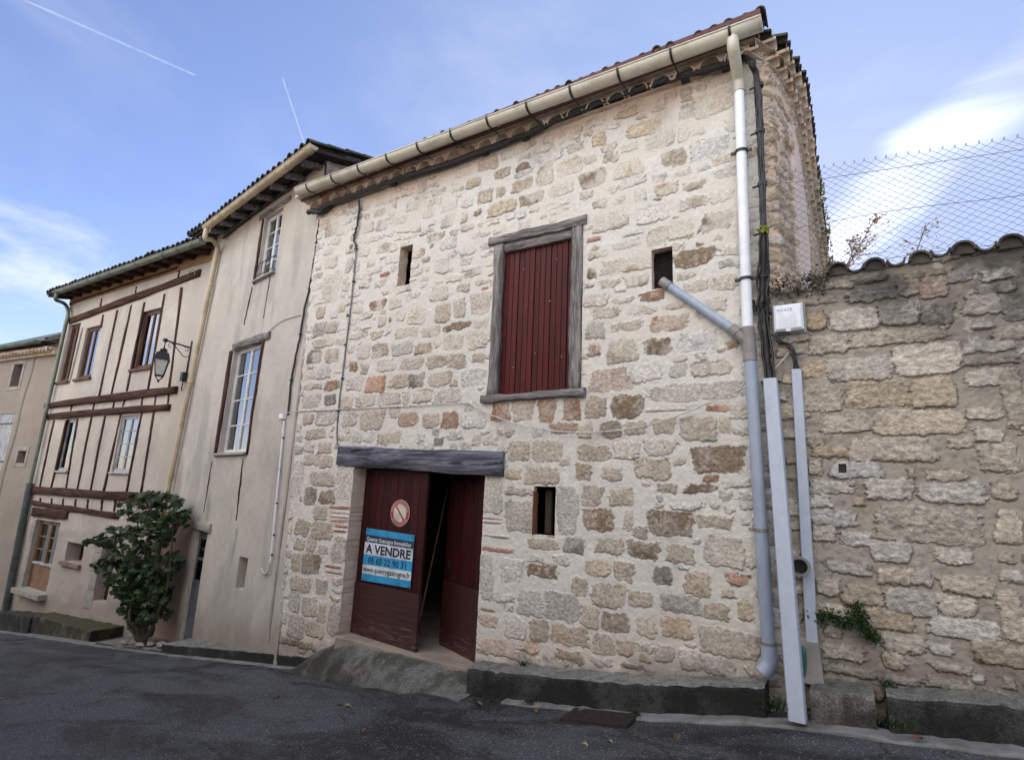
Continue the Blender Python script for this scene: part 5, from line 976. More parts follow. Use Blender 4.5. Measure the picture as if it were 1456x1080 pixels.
# mound of concrete up to the garage doors
nx, ny = 130, 44; vs = []; x0s = np.linspace(0, 1, nx)
for j in range(ny):
    t = j/(ny-1)
    for i in range(nx):
        s_ = x0s[i]; xa = -6.25+(-3.56+6.25)*s_; xb = -6.75+(-3.55+6.75)*s_; xa = -6.15+(-3.50+6.15)*s_; xb = -6.55+(-3.50+6.55)*s_; x = xa+(xb-xa)*t; yb_ = .02+.50*sst(s_, .13, .17)*(1-t)**3*0; yf = -.24-.24*sst(s_, .1, .5)+.03*math.sin(s_*17)+.02*math.sin(s_*41)
        y = .10*(1-t)+yf*t; zt_ = Z_SILL+.035-.22*sst(1-s_, .80, 1.0); zb_ = zroad(x)+.012+.012*math.sin(s_*23); prof = (1-t**1.7)*(1-.25*sst(s_, .8, 1))
        lump = (float(vn(x*4+50, y*4+50, 3))-.5)*.05*math.sin(math.pi*min(1, t*1.1))+(float(fbm(x+50, y+50, 14, 3, 5))-.5)*.022*math.sin(math.pi*min(1, t*1.02+.02))
        z = zb_+(zt_-zb_)*prof*(1-.9*sst(s_, .86, 1.0)*sst(t, .35, .7))+lump*(1-sst(s_, .9, 1))
        if s_ < .06: z = zb_+(z-zb_)*(s_/.06)**.5
        vs.append((x, y, max(z, zroad(x)-.01 if t == 1 else -9)))
for i in range(nx): x, y, z = vs[(ny-1)*nx+i]; vs.append((x, y-.012, zroad(x)-.06))
fs = [(j*nx+i, j*nx+i+1, (j+1)*nx+i+1, (j+1)*nx+i) for j in range(ny) for i in range(nx-1)]
tag(link_mesh('ramp', vs, fs, MT['ramp'], None, True, base=(-5, 0, -.4)), kind='structure')
mb = MB(); mb.box(FM, -5.84, -3.67, -.5, .06, -.7, Z_SILL+.042, bev=.01); tag(mb.build('door_sill', MT['floor'], None, base=(-4.7, 0, -.4)), kind='structure')
# ================================================================== STREET THINGS
def cable(name, pts, r, mat, label, cat='cable', k=4, w=0, seed=0, n=7, group=None, smooth_=True):
    p = smoothpath(pts, k) if smooth_ else pts
    if w: p = wob(p, w, seed)
    m_ = MB(); m_.tube(p, r, n); o = m_.build(name, mat, None, True, base=p[0]); return tag(o, label, cat, group)
def clips(parent, pts, fr, mat, s=.012, out=.0):
    for p in pts:
        m_ = MB(); d = s; c = np.asarray(p, float); m_.add([c+fr.d*a*d*1.6+fr.n*b*d+np.array([0, 0, e*d*.8]) for a in (-1, 1) for b in (-1, 1.2) for e in (-1, 1)], [(0, 1, 3, 2), (4, 6, 7, 5), (0, 4, 5, 1), (2, 3, 7, 6), (0, 2, 6, 4), (1, 5, 7, 3)]); m_.build('clip', mat, parent)
M_ = lambda x, y, o=.03: FM.pt(x, y, o)
# black bundle under the eave, left to right
ev = [(444, 303), (470, 290), (520, 272), (570, 254), (640, 233), (700, 210), (760, 187), (820, 160), (880, 138), (940, 118), (990, 104), (1038, 90)]
c = cable('eave_cable', [M_(x, y-1, .07) for x, y in ev], .040, MT['black'], 'thick black cable bundle running along under the eave tiles of the stone house', w=.004, seed=1)
m_ = MB(); m_.tube(wob(smoothpath([M_(x, y+1, .11) for x, y in ev], 4), .007, 2), .014, 6); m_.build('thin_cable', MT['black'], c, True)
m_ = MB(); m_.tube(wob(smoothpath([M_(x, y+4, .03) for x, y in ev[3:]], 4), .005, 3), .012, 6); m_.build('thin_cable', MT['cable_grey'], c, True)
clips(c, [M_(x, y+4, .04) for x, y in ((560, 258), (690, 214), (748, 193), (823, 161), (900, 133), (975, 110), (1033, 93))], FM, MT['black'], .028)
m_ = MB(); m_.tube(smoothpath([M_(438, 302, .10), M_(446, 300, .09), M_(456, 302, .06), M_(470, 292, .05)], 4), .045, 8); m_.build('cable_end', MT['black'], c, True)
# corner bundle: round the corner, down the side wall, then over the boundary wall into the trunking
def side_pt(px_, py_, off=.05):
    lo = EYE; d = ray(px_, py_); best = None
    for t in np.linspace(4, 12, 2400):
        P = lo+d*t
        if P[1] > -.3 and P[0] < float(np.interp(P[1], SIDE[:, 0], SIDE[:, 1]))+off: return P
    return lo+d*6
cb_ = [M_(1046, 88, .07), M_(1058, 84, .05), side_pt(1068, 90), side_pt(1075, 108), side_pt(1079, 140), side_pt(1081, 190), side_pt(1083, 240), side_pt(1085, 300), side_pt(1086, 345), M_(1085, 395, .05), M_(1084, 440, .04), M_(1089, 490, .04), M_(1095, 545, .05)]
c = cable('corner_cable', cb_, .030, MT['black'], 'thick black cable bundle hanging down the corner of the stone house into the wide trunking', w=.003, seed=4, n=8)
for k, (dx, s_) in enumerate(((.03, 5), (-.025, 6), (.0, 7))):
    m_ = MB(); m_.tube(wob([p+np.array([dx*(1.3 if i > 30 else .7), -.02, 0]) for i, p in enumerate(smoothpath(cb_, 4))], .006, s_), .011, 6); m_.build('thin_cable', MT['black'], c, True)
for x, y in ((1079, 122), (1081, 187), (1084, 262), (1086, 330), (1085, 392)):
    P = side_pt(x, y, .05) if y < 370 else M_(x, y, .04); m_ = MB(); m_.tube([P-(0, 0, .02), P+(0, 0, .02)], .045, 8); m_.tube([P, P+(-.09, -.01, -.02)], .010, 6); m_.build('clip', MT['black'], c)
# junction clamps beside the box
m_ = MB(); P = M_(1082, 434, .06)
for a, b_ in ((-.07, .03), (.06, .03), (-.06, -.03), (.05, -.04), (0, .0)): m_.tube([P+np.array([a, 0, b_-.03]), P+np.array([a, -.02, b_+.03])], .024, 8)
m_.build('cable_clamp', MT['black'], c, True)
# cable down the left part of the facade
lc = [(511, 284), (510, 300), (508, 322), (505, 330), (503, 340), (506, 352), (504, 380), (502, 400), (497, 450), (491, 500), (486, 540), (481, 585), (479, 615), (480, 632)]
c = cable('facade_cable', [M_(x, y, .02) for x, y in lc], .012, MT['cable_grey'], 'grey and black cable running down the stone facade to the door lintel', w=.002)
m_ = MB(); m_.tube(wob(smoothpath([M_(x, y, .035) for x, y in lc[:6]], 4), .006, 8), .014, 6); m_.build('thin_cable', MT['black'], c, True)
clips(c, [M_(x, y, .02) for x, y in ((506, 354), (503, 400), (495, 448), (491, 490), (487, 538), (481, 584))], FM, MT['black'], .014)
# black cable at the joint of the two houses
jc = [(454, 312), (450, 345), (445, 380), (440, 410), (433, 440), (427, 475), (421, 505), (414, 540), (411, 568), (409, 590)]
c = cable('joint_cable', [FD.pt(x, y, .03) for x, y in jc], .017, MT['black'], 'black cable hanging down the joint between the rendered house and the stone house', w=.004, seed=9)
clips(c, [FD.pt(x, y, .03) for x, y in jc[1:8:2]], FD, MT['black'], .016)
# cables under the eave of the rendered house
mc = [(318, 338), (335, 322), (365, 300), (400, 275), (430, 250), (452, 233), (461, 230)]
c = cable('eave_cable', [FD.pt(x, y, .05) for x, y in mc], .028, MT['black'], 'black cable bundle under the rafters of the rendered house', w=.006, seed=10)
m_ = MB(); m_.tube(wob(smoothpath([FD.pt(461, 229, .05), FD.pt(463, 240, .03), FD.pt(460, 262, .03), FD.pt(458, 285, .03)], 4), .004, 3), .016, 6); m_.build('cable_drop', MT['black'], c, True)
cable('wall_wire', [FD.pt(x, y, .012) for x, y in ((384, 470), (395, 460), (410, 453), (428, 448))], .005, MT['cable_grey'], 'thin grey wire crossing the render above the tall white window')
# white cable across the stone front
wc = [(406, 587), (430, 584), (480, 582), (520, 580), (560, 578), (600, 576), (640, 573), (664, 573), (675, 578), (700, 590), (730, 601), (770, 610), (810, 614), (850, 614), (890, 610), (930, 602), (965, 590), (1000, 576), (1035, 561), (1064, 548)]
c = cable('slack_cable', [M_(x, y, .022+(.02 if i > 7 else 0)) for i, (x, y) in enumerate(wc)], .0068, MT['cable_white'], 'thin white slack cable drooping across the whole stone facade under the shutter')
clips(c, [M_(x, y, .02) for x, y in ((430, 584), (448, 583), (502, 581), (541, 579), (566, 578), (584, 577), (616, 575), (665, 573))], FM, MT['black'], .007)
m_ = MB(); m_.tube([M_(1064, 548, .04), M_(1092, 535, .04), M_(1110, 515, .035), M_(1125, 497, .03)], .006, 6); m_.build('cable_end', MT['cable_white'], c, True)
# white conduit by the joint
cd = [FD.pt(x, y, .035) for x, y in ((404, 598), (399, 650), (393, 710), (387, 775), (384, 800))]
m_ = MB(); m_.tube(cd, .016, 10); o = m_.build('white_conduit', MT['pvc_white'], None, True, base=cd[-1]); tag(o, 'thin white plastic conduit running down beside the left edge of the stone house', 'conduit')
m_ = MB(); b0 = FD.px(405, 592); m_.box(FD, b0[0]-.07, b0[0]+.06, .01, .07, b0[1]-.05, b0[1]+.04, bev=.01); m_.build('junction_box', MT['pvc_white'], o)
m_ = MB(); m_.tube(smoothpath([FD.pt(x, y, .03) for x, y in ((384, 800), (383, 808), (379, 815), (374, 813), (372, 807))], 4), .012, 7); m_.build('cable_end', MT['cable_white'], o, True)
clips(o, [FD.pt(x, y, .03) for x, y in ((402, 622), (397, 667), (393, 715), (389, 760), (386, 788))], FD, MT['black'], .014)

# wide leaning trunking
TT = FM.pt(1095.5, 539, .07); road_hit = np.array([-.50, -.43, float(zroad(-.50))+.03]); d_ = ray(1134, 1023); tt_ = (-.40-EYE[1])/d_[1]; TB = EYE+d_*tt_; TB[2] = max(TB[2], float(zroad(TB[0]))-.02)
def trunk(name, Pb, Pt, wb, wt_, d, mat, label, cat):
    r_ = Pt-Pb; m_ = MB(); n = 12; k = 0; vs = []; prof = [(-1, 0), (-1, .8), (-.86, 1), (.86, 1), (1, .8), (1, 0)]
    for i in range(n+1):
        c = Pb+r_*i/n; w = (wb+(wt_-wb)*i/n)/2
        for a, b_ in prof: vs.append(c+np.array([a*w, -b_*d+d/2, 0]))
    m6 = 6; fs = [(i*m6+k, i*m6+(k+1) % m6, (i+1)*m6+(k+1) % m6, (i+1)*m6+k) for i in range(n) for k in range(m6)]; fs += [(5, 4, 3, 2, 1, 0)]
    m_.add(vs, fs); o = m_.build(name, mat, None, base=Pb); return tag(o, label, cat)
tw = trunk('cable_trunking', TB, TT, .125, .12, .12, MT['trunking'], 'wide pale trunking leaning from the road up the wall beside the grey downpipe', 'trunking')
m_ = MB(); m_.box(FM, TT[0]-.08, TT[0]+.08, .02, .09, TT[2]-.03, TT[2]-.02); m_.build('opening', MT['black'], tw)  # black plate standing in for the shaded inside of the open top
m_ = MB()
for i in range(1, 8): c = TB+(TT-TB)*i/8.5; m_.tube([c+(.060, -.0, 0), c+(.066, 0, 0)], .006, 6)
m_.build('screw', MT['iron'], tw)
# narrow conduit with its cables
NB = FM.pt(1155, 915, .04); NTp = FM.pt(1132.5, 525, .035); nc = trunk('cable_cover', NB, NTp, .088, .082, .05, MT['trunking'], 'narrow pale cable cover on the boundary wall below the white junction box', 'trunking')
m_ = MB(); n0 = FM.pt(1157, 973, .10); n1 = FM.pt(1150, 912, .07)
m_.add([n0+(-.075, 0, 0), n0+(.075, 0, 0), n1+(.07, 0, 0), n1+(-.07, 0, 0), n0+(-.075, .1, 0), n0+(.075, .1, 0), n1+(.07, .07, .03), n1+(-.07, .07, .03)], [(0, 1, 2, 3), (3, 2, 6, 7), (0, 3, 7, 4), (1, 5, 6, 2), (4, 5, 1, 0)])
m_.build('base_cover', MT['pvc_fitting'], nc)
m_ = MB()
for i in range(9):
    c = NB+(NTp-NB)*(i+.5)/9
    for s_ in (-.046, .046): m_.tube([c+(s_, -.0, 0), c+(s_*1.12, 0, 0)], .006, 5)
m_.build('screw', MT['iron'], nc)
# junction box
b0 = FM.px(1097, 436); b1 = FM.px(1144, 469); bx = MB(); bx.box(FM, b0[0]+.02, b1[0], .015, .085, b1[1]-.01, b0[1]-.02, bev=.02)
jb = bx.build('junction_box', plain('white meter box plastic', (.76, .80, .88), .4, c2=(.70, .74, .82), scale=3), None, base=FM.at((b0[0]+b1[0])/2, 0, b1[1])); tag(jb, 'small white electrical junction box with handwritten marks on the boundary wall', 'junction box')
zb0, zb1 = b1[1]-.01, b0[1]-.02; m_ = MB(); m_.box(FM, b0[0], b1[0]+.02, 0, .018, zb0-.02, zb1+.012, bev=.004); m_.build('back_plate', MT['pvc_fitting'], jb)
m_ = MB(); W_ = b1[0]-b0[0]-.02
for i in range(15):
    for j in range(9):
        if abs(i-7)/7 < 1-(j/9)*.0 and (j < 6 or abs(i-7) > (j-5)*1.2): m_.box(FM, b0[0]+.05+(W_-.07)*i/15, b0[0]+.05+(W_-.07)*i/15+.006, .084, .0862, zb0+.03+(zb1-zb0)*.6*j/9, zb0+.03+(zb1-zb0)*.6*j/9+.005)
m_.build('grille', plain('grille shadow grey', (.42, .44, .49), .5), jb)
m_ = MB(); m_.box(FM, (b0[0]+b1[0])/2-.015, (b0[0]+b1[0])/2+.025, .03, .09, zb0-.012, zb0+.010, bev=.003); m_.build('latch', MT['pvc_white'], jb)
def text(body, fr_at, h, w, mat, parent, name='lettering', bold=0.0, align='CENTER', thick=.0006):
    """fr_at(x, z) -> world point on the sign; text scaled to height h (cap) and width w"""
    cu_ = bpy.data.curves.new('t', 'FONT'); cu_.body = body; cu_.size = 1; cu_.offset = bold; cu_.resolution_u = 3; ob = bpy.data.objects.new('t', cu_); scene.collection.objects.link(ob)
    dg = bpy.context.evaluated_depsgraph_get(); me = bpy.data.meshes.new_from_object(ob.evaluated_get(dg)); bpy.data.objects.remove(ob)
    v = np.array([p.co[:] for p in me.vertices]); fs = [list(p.vertices) for p in me.polygons]; x0, x1 = v[:, 0].min(), v[:, 0].max(); sx = w/(x1-x0); sy = h/.70
    P = [fr_at((q[0]-(x0+x1)/2)*sx, (q[1]-.35)*sy) for q in v]; bpy.data.meshes.remove(me); return link_mesh(name, P, fs, mat, parent)
inkm = plain('black marker', (.03, .03, .04), .6)
uc_, zc_ = b0[0]+.02+W_*.38, zb1-.055
text('NUU 6 (12)', lambda x, z: FM.at(uc_+x, .0862, zc_+z), .026, .125, inkm, jb, 'handwriting')
m_ = MB(); P = [FM.pt(1104, 474, .04), FM.pt(1108, 484, .05), FM.pt(1122, 492, .05), FM.pt(1130, 508, .045), FM.pt(1132, 527, .04)]
for k in range(4): m_.tube(wob(smoothpath([p+np.array([(k-1.5)*.012+(.03*k if i == 0 else 0), -.004*k, .0]) for i, p in enumerate(P)], 4), .003, k), .006, 6)
tag(m_.build('box_cables', MT['black'], None, True, base=P[0]), 'thin black cables looping from the white junction box into the narrow cover', 'cable')
# clay pipe stub and hose
P = FM.pt(1137, 805, .17); m_ = MB(); ring = []
m_.tube([P+(0, .18, 0), P+(0, .0, 0)], .075, 18, caps=False); m_.tube([P+(0, .17, 0), P+(0, .002, 0)], .060, 18, caps=False)
for i in range(18):
    q, q2 = 2*math.pi*i/18, 2*math.pi*(i+1)/18; e = lambda r, t: P+np.array([math.cos(t)*r, 0, math.sin(t)*r]); m_.add([e(.075, q), e(.075, q2), e(.058, q2), e(.058, q)], [(0, 1, 2, 3)])
o = m_.build('pipe_stub', MT['pvc_fitting'], None, True, base=P+(0, .1, 0)); tag(o, 'open ended grey pipe stub poking out of the wall between the two trunkings', 'pipe')
m_ = MB(); m_.tube([P+(0, .10, 0), P+(0, .105, 0)], .0595, 14); m_.build('pipe_mouth_dark', MT['black'], o)  # black disc painted in as the shade deep in the pipe
pts = [FM.pt(1141, 918, .06), FM.pt(1143, 930, .08), FM.pt(1144, 950, .08), FM.pt(1143, 962, .08)]; pp = smoothpath(pts, 10); m_ = MB(); m_.tube(pp, [.017+(.003 if i % 2 else 0) for i in range(len(pp))], 10); tag(m_.build('drain_hose', MT['hose'], None, True, base=pts[-1]), 'short green corrugated hose end between the two trunkings near the ground', 'hose')

# FOR SALE sign, lying flat on the left door leaf
mats = {k: plain(k, v, .45, spec=.4) for k, v in dict(sign_blue=(.035, .32, .62), sign_navy=(.02, .035, .075), sign_white=(.62, .68, .76), sign_ink=(.012, .014, .03), sign_red=(.42, .03, .05), sign_cream=(.62, .62, .54)).items()}
cor = [FL.px(*p) for p in ((523, 750), (591, 760.5), (585, 835.5), (515.5, 824))]      # TL TR BR BL in (u,z) of the leaf
def sp(a, b_, o=.0):                                                                  # a: 0..1 along, b: 0..1 downwards
    u = (cor[0][0]*(1-a)+cor[1][0]*a)*(1-b_)+(cor[3][0]*(1-a)+cor[2][0]*a)*b_; z = (cor[0][1]*(1-a)+cor[1][1]*a)*(1-b_)+(cor[3][1]*(1-a)+cor[2][1]*a)*b_
    return FL.at(u, .016+o, z)
SWd = np.linalg.norm(sp(0, 0)-sp(1, 0)); SHt = np.linalg.norm(sp(0, 0)-sp(0, 1))
m_ = MB(); m_.add([sp(0, 0), sp(1, 0), sp(1, 1), sp(0, 1), sp(0, 0, .006), sp(1, 0, .006), sp(1, 1, .006), sp(0, 1, .006)], [(0, 1, 2, 3), (7, 6, 5, 4), (0, 4, 5, 1), (1, 5, 6, 2), (2, 6, 7, 3), (3, 7, 4, 0)])
sg = m_.build('sale_sign', mats['sign_blue'], None, base=sp(.5, 1)); tag(sg, 'blue and white estate agent board reading A VENDRE on the left garage door leaf', 'sign')
def band_(a0, a1, b0_, b1_, mat, nm): link_mesh(nm, [sp(a0, b0_, .007), sp(a1, b0_, .007), sp(a1, b1_, .007), sp(a0, b1_, .007)], [(0, 1, 2, 3)], mats[mat], sg)
band_(.0, 1, .125, .265, 'sign_navy', 'navy_band'); band_(.0, 1, .265, .50, 'sign_white', 'white_band'); band_(0, 1, .695, .865, 'sign_white', 'white_band')
def st_(body, bc, hh, w, mat, bold=0): text(body, lambda x, z: sp(.5+x/SWd, bc-z/SHt, .0085), hh*SHt, w*SWd, mats[mat], sg, bold=bold)
st_('Quercy Gascogne Immobilier', .198, .075, .93, 'sign_white', .022); st_('A VENDRE', .385, .165, .93, 'sign_ink', .03); st_('05 65 22 90 31', .600, .12, .78, 'sign_ink', .012); st_('www.quercygascogne.fr', .775, .095, .96, 'sign_ink', .014)
m_ = MB()
for a, b_ in ((.03, .03), (.97, .04), (.03, .97), (.97, .97)): m_.tube([sp(a, b_, .006), sp(a, b_, .010)], .008, 6)
m_.build('screw', MT['iron'], sg)
# round no parking sticker
cu0, cz0 = FL.px(569.5, 729); R_ = .112
def disc(r0, r1, mat, nm, par, o, a0=0, a1=2*math.pi, n=48, sx=.9):
    vs = []; fs = []
    for i in range(n+1):
        t = a0+(a1-a0)*i/n
        for r in (r0, r1): vs.append(FL.at(cu0+math.cos(t)*r*sx, o, cz0+math.sin(t)*r))
    fs = [(2*i, 2*i+1, 2*i+3, 2*i+2) for i in range(n)]; return link_mesh(nm, vs, fs, mat, par, base=FL.at(cu0, o, cz0))
R_ = abs(FL.px(569.5, 710)[1]-FL.px(569.5, 748)[1])/2; sxx = abs(FL.px(556, 729)[0]-FL.px(583, 729)[0])/2/R_
m_ = MB(); m_.add([FL.at(cu0+math.cos(2*math.pi*i/40)*R_*sxx, o_, cz0+math.sin(2*math.pi*i/40)*R_) for o_ in (.006, .010) for i in range(40)], [tuple(range(40, 80))]+[(i, (i+1) % 40, 40+(i+1) % 40, 40+i) for i in range(40)])
ns = m_.build('no_parking_sign', mats['sign_cream'], None, base=FL.at(cu0, .006, cz0)); tag(ns, 'round red and white no parking sign above the blue sale board', 'sign')
disc(R_*.68, R_*.96, mats['sign_red'], 'red_ring', ns, .0112, sx=sxx)
m_ = MB(); dv = np.array([1., -1.15]); dv /= np.linalg.norm(dv); nv = np.array([-dv[1], dv[0]]); P = [dv*.70+nv*.07, dv*.70-nv*.07, -dv*.70-nv*.07, -dv*.70+nv*.07]; m_.add([FL.at(cu0+p[0]*R_*sxx, .0118, cz0+p[1]*R_) for p in P], [(0, 1, 2, 3)]); m_.build('red_bar', mats['sign_red'], ns)
def arc_text(body, r, a_mid, span, h, flip):
    cu_ = bpy.data.curves.new('t', 'FONT'); cu_.body = body; cu_.size = 1; cu_.resolution_u = 2; ob = bpy.data.objects.new('t', cu_); scene.collection.objects.link(ob)
    dg = bpy.context.evaluated_depsgraph_get(); me = bpy.data.meshes.new_from_object(ob.evaluated_get(dg)); bpy.data.objects.remove(ob); v = np.array([p.co[:] for p in me.vertices]); fs = [list(p.vertices) for p in me.polygons]
    x0, x1 = v[:, 0].min(), v[:, 0].max(); P = []
    for q in v:
        t = (q[0]-(x0+x1)/2)/(x1-x0)*span; rr = r+(q[1]-.35)/.7*h*(-1 if flip else 1); an = a_mid+(t if flip else -t); P.append(FL.at(cu0+math.cos(an)*rr*R_*sxx, .0122, cz0+math.sin(an)*rr*R_))
    link_mesh('lettering', P, fs, mats['sign_cream'], ns)
arc_text('PRIERE DE NE PAS STATIONNER', .82, math.pi/2, 2.9, .15, False); arc_text('SORTIE DE VOITURES', .82, -math.pi/2, 2.1, .15, True)

# street lantern
LW = FT.pt(271, 500, .02); LW = np.array([LW[0], LW[1], LW[2]]); z_arm = FT.pt(272, 494, .02)[2]; ub = FT.px(272, 494)[0]
lan = thing('street_lantern', FT.at(ub, 0, z_arm-.7), 'black four sided street lantern hanging from a scrolled iron bracket on the half-timbered house', 'street lamp')
m_ = MB(); m_.box(FT, ub-.02, ub+.02, .0, .02, z_arm-.62, z_arm+.16); m_.tube([FT.at(ub, .02, z_arm), FT.at(ub, .56, z_arm+.03)], .018, 8); m_.tube([FT.at(ub, .53, z_arm+.03), FT.at(ub, .60, z_arm+.03)], .042, 10)
m_.tube(smoothpath([FT.at(ub, .02, z_arm-.20), FT.at(ub, .13, z_arm-.23), FT.at(ub, .24, z_arm-.14), FT.at(ub, .40, z_arm+.0)], 5), .009, 6)
for oc, s_ in ((.10, 1), (.44, -1)): m_.tube([FT.at(ub, oc+s_*math.cos(t)*(.012+.010*t), z_arm-.07-math.sin(t)*(.012+.010*t)) for t in np.linspace(0, 5.6, 26)], .007, 5)
m_.build('bracket', MT['iron'], lan, True)
m_ = MB(); m_.box(FT, ub-.06, ub+.05, .01, .11, z_arm-.78, z_arm-.58, bev=.01); m_.tube(smoothpath([FT.at(ub, .05, z_arm-.78), FT.at(ub-.02, .05, z_arm-.9), FT.at(ub-.03, .03, z_arm-1.0)], 4), .012, 6); m_.build('fuse_box', MT['iron'], lan)
lc_ = FT.at(ub, .56, 0); zt_ = z_arm-.20
def ring4(r, z, rot=.3): return [lc_+np.array([math.cos(rot+math.pi/2*i)*r, math.sin(rot+math.pi/2*i)*r, z]) for i in range(4)]
m_ = MB(); prof = [(.04, zt_), (.10, zt_-.02), (.10, zt_-.04), (.16, zt_-.07), (.205, zt_-.20), (.205, zt_-.225)]; R4 = [ring4(r, z) for r, z in prof]; vs = [p for q in R4 for p in q]; fs = [(i*4+k, i*4+(k+1) % 4, (i+1)*4+(k+1) % 4, (i+1)*4+k) for i in range(5) for k in range(4)]; fs += [(0, 1, 2, 3), (20, 21, 22, 23)]; m_.add(vs, fs)
m_.tube([lc_+(0, 0, zt_-.01), lc_+(0, 0, z_arm+.03)], .012, 6); m_.tube([lc_+(0, 0, zt_), lc_+(0, 0, zt_+.025)], .07, 12); m_.tube([lc_+(0, 0, zt_+.025), lc_+(0, 0, zt_+.05)], .035, 10)
m_.build('cap', MT['iron'], lan)
a_, b4 = ring4(.178, zt_-.225), ring4(.105, zt_-.56); m_ = MB()
for i in range(4): m_.tube([a_[i], b4[i]], .010, 5); m_.tube([b4[i], b4[(i+1) % 4]], .011, 5); m_.tube([b4[i], b4[i]*.5+(lc_+(0, 0, zt_-.62))*.5+(b4[i]-lc_-(0, 0, zt_-.56))*.35, lc_+(0, 0, zt_-.67)], .008, 5)
m_.tube([lc_+(0, 0, zt_-.66), lc_+(0, 0, zt_-.71)], [.03, .012], 8); m_.build('cage', MT['iron'], lan)
m_ = MB(); a_, b4 = ring4(.172, zt_-.225), ring4(.10, zt_-.555); m_.add(a_+b4, [(i, (i+1) % 4, 4+(i+1) % 4, 4+i) for i in range(4)]+[(4, 5, 6, 7)]); m_.build('lantern_glass', plain('frosted lantern panes', (.52, .53, .50), .25, c2=(.42, .42, .38), scale=8), lan)
# hooks on the timber house wall
m_ = MB(); P = FT.px(272, 388); m_.tube(smoothpath([FT.pt(266, 397, .02), FT.pt(270, 386, .10), FT.pt(276, 384, .14), FT.pt(277, 390, .14)], 5), .010, 6); tag(m_.build('wall_hook', MT['steel'], None, True, base=FT.pt(266, 397, .02)), 'small curved metal hook on the upper beam of the half-timbered house', 'hook')

# drain grate and litter
g0, g1 = -2.28, -1.68; zg_ = lambda x: float(zroad(x))+.027
m_ = MB()
for i in range(9): y = -.66+.28*i/8; m_.add([(g0, y-.009, zg_(g0)), (g1, y-.009, zg_(g1)), (g1, y+.009, zg_(g1)), (g0, y+.009, zg_(g0)), (g0, y-.011, zg_(g0)-.04), (g1, y-.011, zg_(g1)-.04), (g1, y+.011, zg_(g1)-.04), (g0, y+.011, zg_(g0)-.04)], [(0, 1, 2, 3), (4, 5, 1, 0), (3, 2, 6, 7), (0, 3, 7, 4), (1, 5, 6, 2)])
for x in np.linspace(g0, g1-.025, 4): m_.add([(x, -.68, zg_(x)-.002), (x+.025, -.68, zg_(x)-.002), (x+.025, -.36, zg_(x)-.002), (x, -.36, zg_(x)-.002), (x, -.68, zg_(x)-.045), (x+.025, -.68, zg_(x)-.045)], [(0, 1, 2, 3), (4, 5, 1, 0)])
o = m_.build('drain_grate', MT['grate'], None, base=(g0, -.5, zg_(g0))); tag(o, 'rusty brown slotted drain grate in the road below the stone house kerb', 'drain grate')
m_ = MB(); m_.add([(g0-.02, -.69, zg_(g0)-.030), (g1+.02, -.69, zg_(g1)-.030), (g1+.02, -.34, zg_(g1)-.030), (g0-.02, -.34, zg_(g0)-.030)], [(0, 1, 2, 3)]); m_.build('pit_dark', MT['black'], o)  # flat black sheet in place of the shade below the slats
def rhit(px_, py_):
    d = ray(px_, py_); t = 1.
    for i in range(80): P = EYE+d*t; t += (P[2]-float(zroad(P[0])))/(-d[2])*.5
    return EYE+d*t
LV = [(681, 1002, .10, 'leaf_dead', 'curled red brown dead leaf on the road at the left end of the tall kerb'), (826, 1006, .13, 'leaf_dead', 'large brown dead leaf lying on the drain grate'), (760, 1019, .09, 'leaf_dead', 'brown dead leaf on the road left of the drain grate'), (963, 1058, .09, 'leaf_dead', 'tan brown leaf on the road in front of the kerb, right of the grate'),
      (832, 1068, .06, 'leaf_pale', 'small pale yellow leaf on the dark road below the grate'), (482, 1002, .06, 'leaf_dead', 'small reddish leaf beside a pale leaf before the ramp'), (495, 1005, .09, 'leaf_pale', 'pale tan leaf on the road before the concrete ramp'), (392, 992, .09, 'leaf_dead', 'dark brown leaf on the road left of the ramp'), (339, 1007, .07, 'leaf_dead', 'small dark leaf farthest left on the open road'), (868, 1055, .05, 'leaf_pale', 'tiny pale leaf beside the yellow one on the road'), (1306, 1060, .08, 'leaf_dead', 'reddish leaf on the pale strip under the boundary wall'), (518, 1040, .07, 'leaf_dead', 'dark curled leaf in the middle of the road')]
for x, y, s_, mt_, lb in LV:
    P = rhit(x, y); P = P+(0, 0, .045 if lb.endswith('grate') or 'strip' in lb else .006); r_ = np.random.default_rng(int(x)); an = r_.uniform(0, 6); a = np.array([math.cos(an), math.sin(an), r_.uniform(-.1, .2)])*s_/2; b_ = np.array([-a[1], a[0], 0])*.55; up_z = np.array([0, 0, s_*.25])
    m_ = MB(); m_.add([P-a, P-a*.4+b_+up_z, P+a*.5+b_*.8+up_z*.8, P+a, P+a*.5-b_*.8+up_z, P-a*.4-b_+up_z*.5, P+(0, 0, .003)], [(0, 1, 6), (1, 2, 6), (2, 3, 6), (3, 4, 6), (4, 5, 6), (5, 0, 6)]); m_.tube([P-a, P-a*1.5+(0, 0, .01)], .0015, 4)
    tag(m_.build('fallen_leaf', MT[mt_], None, base=P), lb, 'leaf', 'fallen leaves on the road')

